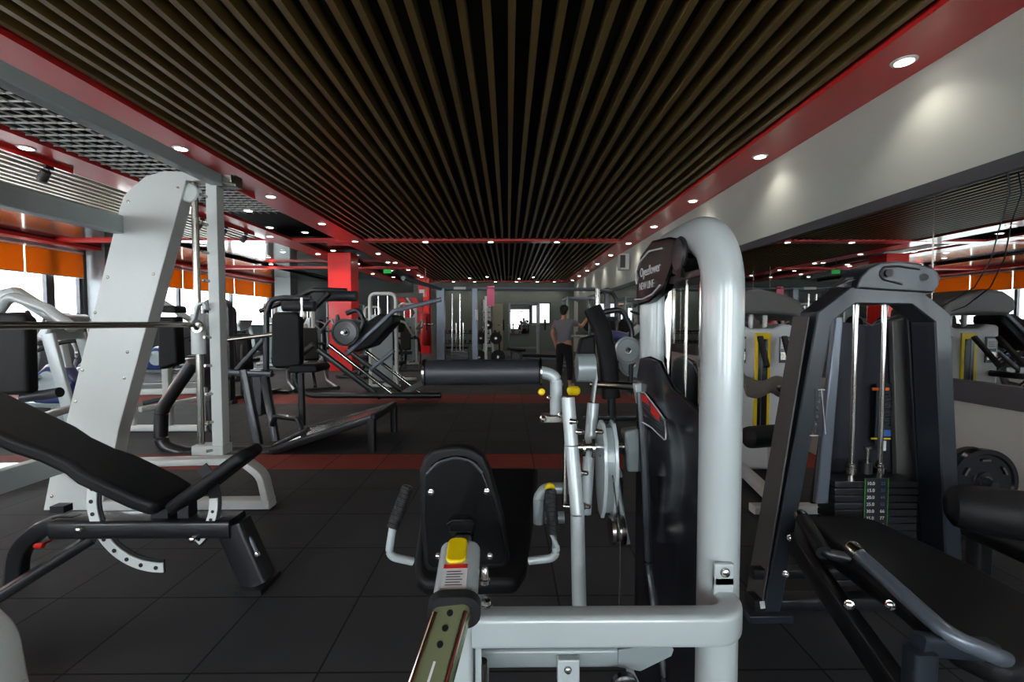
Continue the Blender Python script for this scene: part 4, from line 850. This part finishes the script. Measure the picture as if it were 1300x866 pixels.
# ================= GENERIC GYM MACHINES (built once, copied) =================
def gen(name): return thing(name, 'gym machine', 'exercise machine', (0,0,0))
def mk_elliptical(name, bodym, armm):
    T = gen(name)
    b = B(); b.beam([(0,-.9,.06),(0,.8,.06)],.1,.08); b.beam([(-.32,-.85,.05),(.32,-.85,.05)],.09,.07); b.beam([(-.32,.75,.05),(.32,.75,.05)],.09,.07); b.build('base_frame', silver_d, T, ang=50)
    b = B(); b.prism([(-.12,.05,.1),(-.12,.75,.1),(-.12,.82,.45),(-.12,.6,.72),(-.12,.35,.74),(-.12,.1,.55),(-.12,0,.3)],(.24,0,0)); h = b.build('drive_housing', bodym, T, bev=.05, seg=4)
    b = B(); b.lathe((-.135,.4,.42),(-1,0,0),[(.2,-.01),(.2,.01),(.15,.015),(.05,.02)],28); b.build('housing_disc', silver, h); b = B(); b.lathe((.135,.4,.42),(1,0,0),[(.2,-.01),(.2,.01),(.15,.015),(.05,.02)],28); b.build('housing_disc', silver, h)
    for s in (-1,1):
        b = B(); b.tube([(s*.2,.35,.42+.12*s),(s*.2,-.3,.30),(s*.2,-.8,.22+.0*s)],.03,12,.3); pa = b.build('pedal_bar', silver, T)
        b = B(); b.box((s*.2,-.25,.36),(.16,.36,.04)); b.build('foot_pedal', rubber, pa, bev=.012)
        b = B(); b.tube([(s*.26,.3,.35),(s*.27,.45,.9),(s*.27,.28+.12*s,1.35),(s*.24,.10+.12*s,1.55)],.022,12,.3); ha = b.build('swing_arm', armm, T)
        b = B(); b.cyl((s*.264,.225+.12*s,1.42),(s*.24,.10+.12*s,1.56),.027,14); b.build('arm_grip', rubber, ha)
    b = B(); b.beam([(0,.62,.6),(0,.48,1.35)],.10,.07,(0,1,0)); b.build('console_mast', armm, T, ang=50)
    b = B(); b.box((0,.42,1.43),(.34,.07,.24),rx=-.5); c = b.build('console', blackm, T, bev=.02); b = B(); b.box((0,.38,1.445),(.24,.01,.14),rx=-.5); b.build('console_screen', screen, c)
    return T
def mk_treadmill(name, bodym, armm):
    T = gen(name)
    b = B(); b.box((0,-.1,.13),(.78,1.7,.14)); b.build('deck', bodym, T, bev=.03); b = B(); b.box((0,-.15,.205),(.5,1.5,.015)); b.build('running_belt', rubber, T)
    b = B(); b.prism([(-.36,.55,.18),(-.36,.95,.18),(-.36,.9,.34),(-.36,.65,.36)],(.72,0,0)); b.build('motor_cover', bodym, T, bev=.03, seg=3)
    for s in (-1,1):
        b = B(); b.beam([(s*.38,.75,.2),(s*.36,.55,1.25)],.12,.07,(1,0,0)); u = b.build('upright', armm, T, ang=50)
        b = B(); b.tube([(s*.36,.55,1.15),(s*.36,.35,1.12),(s*.36,.05,1.0)],.025,12,.1); b.build('handrail', rubber, u)
    b = B(); b.box((0,.55,1.33),(.78,.1,.34),rx=-.45); c = b.build('console', armm, T, bev=.03); b = B(); b.box((0,.49,1.36),(.4,.012,.2),rx=-.45); b.build('console_screen', screen, c)
    return T
def mk_stack(name, fm, pm, hgt=2.0, arms=True):
    T = gen(name)
    b = B(); b.sweep(fillet([(-.28,.5,.03),(-.28,.5,hgt),(.28,.5,hgt),(.28,.5,.03)],.15,6), rrect(.07,.11,.02,2),(0,1,0)); b.build('tower_frame', fm, T, ang=50)
    for s in (-.1,.1): b = B(); b.cyl((s,.5,.1),(s,.5,hgt-.05),.012,10); b.build('guide_rod', chrome, T)
    for k in range(8): b = B(); b.box((0,.5,.16+.05*k),(.36,.13,.045)); b.build('weight_plate', blackm, T)
    b = B(); b.box((0,.58,.85),(.46,.02,1.4)); b.build('shroud', pm, T, bev=.005)
    b = B(); b.beam([(0,.5,.05),(0,-.75,.05)],.09,.07); b.beam([(-.35,-.7,.04),(.35,-.7,.04)],.08,.06); b.beam([(-.35,.5,.04),(.35,.5,.04)],.1,.06); b.beam([(0,-.2,.05),(0,-.2,.42)],.07,.07,(0,1,0)); b.beam([(0,.05,.05),(0,.02,1.0)],.07,.07,(0,1,0)); b.build('base_frame', fm, T, ang=50)
    b = B(); b.box((0,-.25,.46),(.38,.42,.08)); b.build('seat', leather, T, bev=.03, seg=3)
    b = B(); b.box((0,.0,.86),(.32,.09,.66),rx=-.08); b.build('backrest', leather, T, bev=.035, seg=3)
    if arms:
        for s in (-1,1):
            b = B(); b.tube([(s*.15,.3,1.45),(s*.38,.2,1.4),(s*.42,-.1,1.15),(s*.42,-.42,1.05)],.025,12,.15); a = b.build('press_arm', fm, T)
            b = B(); b.cyl((s*.42,-.28,1.09),(s*.42,-.45,1.04),.03,14); b.build('arm_grip', rubber, a)
    return T
def mk_rack(name, fm):
    T = gen(name)
    for sx in (-.6,.6):
        for sy in (-.45,.45): b = B(); b.beam([(sx,sy,0),(sx,sy,2.2)],.08,.08,(0,1,0)); b.build('upright', fm, T, ang=50)
        b = B(); b.beam([(sx,-.6,.04),(sx,.6,.04)],.09,.07); b.beam([(sx,-.45,2.16),(sx,.45,2.16)],.07,.07); b.build('side_rail', fm, T, ang=50)
        b = B(); b.cyl((sx,-.45,.95),(sx,.45,.95),.02,12); b.build('safety_bar', steel, T)
    for y, z in ((.45,2.16),(-.45,2.16),(.45,.3)): b = B(); b.beam([(-.6,y,z),(.6,y,z)],.07,.07); b.build('cross_member', fm, T, ang=50)
    b = B(); b.cyl((-1.1,-.5,1.3),(1.1,-.5,1.3),.014,12); bar = b.build('barbell', chrome, T)
    for s in (-1,1): b = B(); b.lathe((s*.85,-.5,1.3),(1,0,0),[(.05,-.03),(.22,-.03),(.225,0),(.22,.03),(.05,.03)],28); b.build('barbell_plate', rubber, bar)
    return T
def mk_bench(name, fm):
    T = gen(name)
    b = B(); b.box((0,0,.44),(.28,1.2,.08)); b.build('bench_pad', leather, T, bev=.03, seg=3)
    b = B(); b.beam([(0,-.5,.36),(0,.5,.36)],.07,.07); b.build('spine', fm, T, ang=50)
    for s in (-1,1): b = B(); b.beam([(0,s*.45,.35),(0,s*.5,.04)],.07,.07,(0,1,0)); b.beam([(-.25,s*.52,.03),(.25,s*.52,.03)],.07,.05); b.build('leg', fm, T, ang=50)
    return T
def mk_incline(name, fm):       # plate-loaded, curved tubes
    T = gen(name)
    for s in (-1,1): b = B(); b.tube([(s*.35,.7,.9),(s*.4,.9,.5),(s*.4,.7,.05),(s*.4,-.8,.05)],.04,12,.35,seg=8); b.build('curved_tube', fm, T)
    b = B(); b.beam([(-.4,-.75,.05),(.4,-.75,.05)],.08,.06); b.beam([(-.35,.7,.9),(.35,.7,.9)],.07,.07); b.beam([(0,-.5,.06),(0,.0,.5),(0,.7,.9)],.07,.07); b.build('frame', fm, T, ang=50)
    b = B(); b.box((0,-.25,.5),(.38,.4,.08)); b.build('seat', leather, T, bev=.03, seg=3); b = B(); b.box((0,.12,.92),(.3,.09,.75),rx=-.4); b.build('backrest', leather, T, bev=.035, seg=3)
    for s in (-1,1):
        b = B(); b.tube([(s*.3,.7,1.2),(s*.5,.5,1.5),(s*.5,.0,1.25),(s*.32,-.25,1.2)],.026,12,.2); a = b.build('press_arm', slate, T)
        b = B(); b.cyl((s*.5,.45,1.35),(s*.85,.45,1.35),.024,12); b.build('plate_peg', chrome, a)
        b = B(); b.lathe((s*.62,.45,1.35),(1,0,0),[(.03,-.025),(.2,-.02),(.225,-.02),(.225,.02),(.2,.02),(.03,.025)],28); b.build('loaded_plate', rubber, a)
    return T
def place(src, px, D, rz, label, z=0, x=None):
    X_ = x if x is not None else at(px,430,D).x
    if src.get('used'): c = dup(src, (X_, D, z), rz, label)
    else: c = src; c.location = (X_, D, z); c.rotation_euler = (0,0,rz); c['label'] = label; c['used'] = 1
    if 'used' in c and c is not src: del c['used']
    return c
ell_b = mk_elliptical('elliptical_trainer', blue, silver); trd = mk_treadmill('treadmill', silver_d, silver)
stk_w = mk_stack('weight_stack_machine', white, silver_d); stk_b = mk_stack('weight_stack_machine', blackm, smoke, 1.75, False)
rck = mk_rack('power_rack', silver_d); bn = mk_bench('flat_bench', slate); inc = mk_incline('plate_loaded_press', blackm)
R_ = math.radians
place(ell_b, 45, 7.4, R_(-100), 'blue and silver elliptical trainer close to the amber-blind windows')
place(ell_b, 95, 9.2, R_(-80), 'blue and silver elliptical trainer behind the slanted white tower panel edge')
place(ell_b, 185, 12.6, R_(-95), 'blue and silver elliptical trainer seen between tower panel and guide rod')
place(ell_b, 160, 14.6, R_(-90), 'blue and silver elliptical trainer further along the window row')
place(ell_b, 262, 14.2, R_(-85), 'blue and silver elliptical trainer visible behind the smith upright')
place(trd, 10, 5.6, R_(-70), 'silver treadmill with sloping console arms, closest to the windows')
place(trd, 75, 11.0, R_(-90), 'silver treadmill beside the window pier', x=-10.1)
place(trd, 226, 9.3, R_(-80), 'silver treadmill partly hidden by the smith bearing')
place(trd, 210, 16.4, R_(-90), 'silver treadmill far along the windows', x=-10)
place(stk_b, 310, 8.3, R_(160), 'black arched weight tower seen behind the smith upright')
place(stk_b, 305, 11.2, R_(170), 'black arched weight tower further back near the windows')
place(stk_w, 362, 15, R_(150), 'white weight machine beyond the black row machine')
place(stk_w, 410, 16.5, R_(140), 'white weight machine beside the large red column')
place(stk_w, 478, 18.2, R_(180), 'white weight machine against the dark far wall')
place(stk_w, 515, 15.5, R_(200), 'white weight machine in front of the chevron board')
place(inc, 395, 9.8, R_(30), 'black plate-loaded press behind the row machine rollers')
place(inc, 470, 11.9, R_(-20), 'black plate-loaded press behind the leg press pad')
place(inc, 515, 13.6, R_(10), 'black plate-loaded press near the cable station base')
place(ell_b, 365, 13.2, R_(-60), 'blue and silver elliptical trainer behind the row machine back pad')
place(ell_b, 425, 15.0, R_(0), 'blue and silver elliptical trainer close behind the large red column')
place(stk_w, 497, 10.2, R_(175), 'white weight machine directly behind the leg press footplate')
place(rck, 440, 19.0, 0, 'grey power rack behind the large red column')
place(rck, 665, 19.2, 0, 'grey power rack before the glowing mirror reflection on the far wall')
place(rck, 735, 14.8, R_(90), 'grey power rack beside the mirror wall')
place(bn, 690, 13.0, R_(70), 'flat black bench behind the standing person')
place(bn, 655, 16.0, R_(20), 'flat black bench in front of the far rack')
place(bn, 575, 17.4, R_(80), 'flat black bench between leg press and red column')
place(stk_b, 775, 12.8, R_(-90), 'black arched weight tower backing onto the mirror')
# the light press with big black pad at the left edge
T = thing('shoulder_press_machine', 'silver framed machine with tall black back pad at the window side', 'exercise machine', (-4.4,4.1,0))
D = 4.0; q = lambda x,y,o=0: at(x,y,D+o)
b = B(); b.ppx([(-30,412),(-24,398),(20,396),(32,404),(34,500),(-30,505)], D, .12); b.build('back_pad', leather, T, bev=.035, seg=4)
b = B(); b.tube([q(-5,560,.2),q(-5,400,.2),q(12,375,.2),q(60,392,.1),q(92,416,.0)],.045,14,.15); b.build('main_frame', silver, T)
b = B(); b.beam([q(-40,385,.4),q(20,372,.4),q(84,412,.4)],.10,.10); b.build('lever_arm', silver, T, ang=50)
b = B(); b.cyl(q(30,505,.1),q(76,498,.1),.045,18); b.build('arm_pad', foam, T)
b = B(); b.beam([q(-30,548,.2),q(30,548,.2)],.09,.08); b.beam([q(0,546,.0),q(130,506,1.6)],.08,.07); b.build('base_frame', silver, T, ang=50)
b = B(); b.box((-4.6,4.0,.04),(.9,.5,.07)); b.build('foot_base', silver, T, bev=.01)
# pad machine between tower panel and rod
T = thing('seated_curl_machine', 'white post machine with hanging black pad seen through the smith machine', 'exercise machine', (at(210,450,5.6).x,5.6,0))
D = 5.6; q = lambda x,y,o=0: at(x,y,D+o)
b = B(); b.ppx([(199,402),(222,402),(225,462),(203,470),(200,465)], D, .16); b.build('back_pad', leather, T, bev=.03, seg=3)
b = B(); b.ppx([(200,388),(222,388),(224,397),(200,397)], D, .2); b.build('head_pad', leather, T, bev=.02, seg=3)
b = B(); p = q(212,465,.2); b.beam([(p.x,p.y,1.4),(p.x,p.y,.03)],.09,.09,(0,1,0)); b.beam([q(170,498,.2),q(262,496,.2)],.06,.07); b.beam([(p.x-.5,p.y,.04),(p.x+.5,p.y,.04)],.09,.07); b.beam([q(178,520,-.2),q(260,505,.6)],.06,.06); b.beam([(p.x-.45,p.y,.04),(p.x-.45,p.y,.56)],.06,.06,(0,1,0)); b.beam([(p.x+.45,p.y,.04),(p.x+.45,p.y,.56)],.06,.06,(0,1,0)); b.build('frame', white, T, ang=50)
b = B(); b.cyl(q(182,512,-.1),q(216,504,.0),.03,14); b.build('grip', foam, T)
b = B(); b.tube([q(190,388,.3),q(205,383,.3),q(245,408,.3)],.04,12,.1); b.build('lever_arm', silver, T)
# ---- bulky black machine by the silver tower
T = thing('lat_pad_machine', 'bulky black machine with thick curved pad beside the standing person', 'exercise machine', (1.2,5.6,0))
D = 5.5; q = lambda x,y,o=0: at(x,y,D+o)
b = B(); b.sweep(fillet([q(752,392,.2),q(765,420,.1),q(772,460),q(776,505)],.3,6), rrect(.22,.16,.06,4),(0,1,0)); b.build('curved_pad', leather, T, ang=60)
b = B(); b.ppx([(738,430),(756,425),(758,470),(730,468)], D+.1, .2); b.build('side_pad', leather, T, bev=.03, seg=3)
b = B(); b.tube([q(758,398,.2),q(790,392,.2),q(802,420,.2),q(800,500,.2)],.035,12,.12); b.beam([q(740,530,.1),q(815,530,.1)],.08,.07); b.beam([q(776,500,.1),q(778,545,.1)],.09,.09,(0,1,0)); b.beam([q(778,548,.5),q(778,548,-.4)],.09,.07); b.build('frame', blackm, T, ang=50)
for k, (x, y) in enumerate(((797,445),(803,462))):
    p = q(x, y, .1+.1*k); plate(p.x, p.y, p.z, .17, ('grey weight plate above the counterweight box beside the silver tower','lower grey weight plate overlapping its neighbour beside the silver tower')[k], m=silver_d)
T = thing('exercise_bike', 'blue and white spin bike in front of the mirror', 'exercise bike', (2.1,7.6,0))
D = 7.2; q = lambda x,y,o=0: at(x,y,D+o)
b = B(); b.beam([q(783,440),q(812,415)],.10,.10); b.build('head_tube', whitem, T, ang=50); b = B(); b.beam([q(775,425),q(800,430)],.18,.16); b.build('body', blue, T, ang=50)
b = B(); b.lathe(q(800,455),(0,-1,0),[(.02,-.03),(.2,-.03),(.24,-.02),(.24,.02),(.2,.03),(.02,.03)],30); b.build('flywheel', blackm, T)
b = B(); b.tube([q(765,480),q(785,440),q(800,455),q(820,480)],.03,12,.05); b.beam([q(755,485),q(828,485)],.07,.06); b.build('frame', blackm, T, ang=50)
b = B(); b.tube([q(812,415),q(815,400),q(800,395)],.02,10,.03); b.build('handlebar', rubber, T); b = B(); b.box(q(775,405),(.16,.26,.07)); b.cyl(q(775,407),q(776,440),.02); b.build('saddle', leather, T)
# ---- weight tree with plates
px0 = at(620,430,13.0).x
T = thing('plate_tree', 'silver a-frame plate tree loaded with black plates', 'weight rack', (px0,13.0,0))
b = B(); b.beam([(px0-.22,13,0),(px0,13,1.45)],.07,.07,(0,1,0)); b.build('leg', silver, T, ang=50); b = B(); b.beam([(px0+.22,13,0),(px0,13,1.45)],.07,.07,(0,1,0)); b.build('leg', silver, T, ang=50)
b = B(); b.beam([(px0-.3,13,.04),(px0+.3,13,.04)],.4,.06); b.build('base', silver_d, T)
sp = [(0,1.32,.13),(-.20,.95,.17),(.22,.95,.17),(-.26,.42,.20),(.28,.42,.20)]
for x, z, r in sp:
    b = B(); b.cyl((px0+x,13,z),(px0+x,12.75,z),.02,10); b.cyl((px0+x,13,z),(px0+x*.4,13,z),.02,8); b.build('peg', steel, T)
    plate(px0+x, 12.84, z, r, 'black rubber plate on the silver plate tree', 'plates on the plate tree')
# dumbbell rack along the far wall with dumbbells
T = thing('dumbbell_rack', 'long low two-tier dumbbell rack before the far wall', 'dumbbell rack', (-1.7,20.9,0))
for s in (-3.12,-.40): b = B(); b.beam([(s,21.1,0),(s,20.9,1.0)],.08,.08,(0,1,0)); b.build('leg', blackm, T, ang=50)
for z in (.45,.9): b = B(); b.box((-1.76,20.95,z),(2.74,.4,.05)); b.build('shelf', blackm, T, bev=.01)
b = B(); 
t = thing('dumbbell','black dumbbell in the row on the far rack','dumbbell',(-2.9,20.95,.99),'dumbbells on the far rack')
b = B(); b.cyl((-2.9,20.8,.99),(-2.9,21.1,.99),.016,8); b.build('handle', chrome, t)
for s in (-1,1): b = B(); b.lathe((-2.9,20.95+s*.1,.99),(0,1,0),[(.06,-.04),(.065,-.03),(.065,.03),(.06,.04)],14); b.build('head', rubber, t)
for z in (.54,.99):
    for k in range(11):
        if z > .9 and k == 0: continue
        dup(t, (-2.9+.23*k,20.95,z))
# wall bars ladder, pale panels
T = thing('wall_bars', 'pale wooden wall bars standing against the far wall', 'wall bars', (-.95,22.1,0))
for x in (-1.25,-.8): b = B(); b.box((x,22.15,1.3),(.06,.1,2.4)); b.build('side_post', blackm, T)
for k in range(9): b = B(); b.cyl((-1.25,22.1,.4+.25*k),(-.8,22.1,.4+.25*k),.03,8); b.build('rung', tanm, T)
b = B(); b.box((-1.02,22.26,1.35),(.5,.03,2.3)); b.build('back_panel', white, T)
tag(B().box((-.5,22.25,1.17),(.5,.04,2.3)).build('tall_panel', tanm, bev=.005), 'tall pale panel leaning on the far wall', 'panel')
# red punching bag and chevron board
p = at(541,440,16.2)
T = thing('punching_bag', 'red heavy punching bag hanging near the second red column', 'punching bag', (p.x,16.2,.5))
b = B(); b.lathe((p.x,16.2,.55),(0,0,1),[(.05,0),(.17,.03),(.19,.12),(.19,1.05),(.16,1.15),(.05,1.18)],24); b.build('bag', redbag, T); b = B()
for s in (-1,1): b = B(); b.cyl((p.x+s*.15,16.2,1.70),(p.x,16.2,2.3),.01,6); b.build('chain', steel, T)
b = B(); b.cyl((p.x,16.2,2.3),(p.x,16.2,CZ+.09),.012,8); b.build('hanger', steel, T)
T = thing('chevron_board', 'upright board with red and white chevrons beside the second red column', 'sign', (-3.9,17.8,0)); D = 17.0
q = lambda x,y: at(x,y,D)
b = B(); b.ppx([(497,372),(537,372),(537,425),(497,425)], D+.05, .05); b.build('board', charc, T, flat=True)
for k,(dx,m) in enumerate(((0,redp),(11,paper),(16,redp))):
    w_ = 8 if m is redp else 3
    b = B(); b.ppx([(504+dx,378),(504+dx+w_,378),(516+dx+w_,397),(504+dx+w_,416),(504+dx,416),(516+dx,397)], D+.03, .02); b.build('chevron', m, T, flat=True)
b = B(); b.box((q(517,420).x,D+.1,.6),(.1,.1,1.2)); b.box((q(517,420).x,D+.1,.03),(.8,.5,.06)); b.build('stand', blackm, T)
t = tag(B().box((-3.75-.08,20.34,2.7),(.22,.02,.32)).build('notice', paper), 'small white notice on the second red column', 'notice')
t = tag(B().box((-9.9,20.13,1.7),(.3,.02,.4)).build('notice', paper), 'white notice on the grey column by the windows', 'notice')
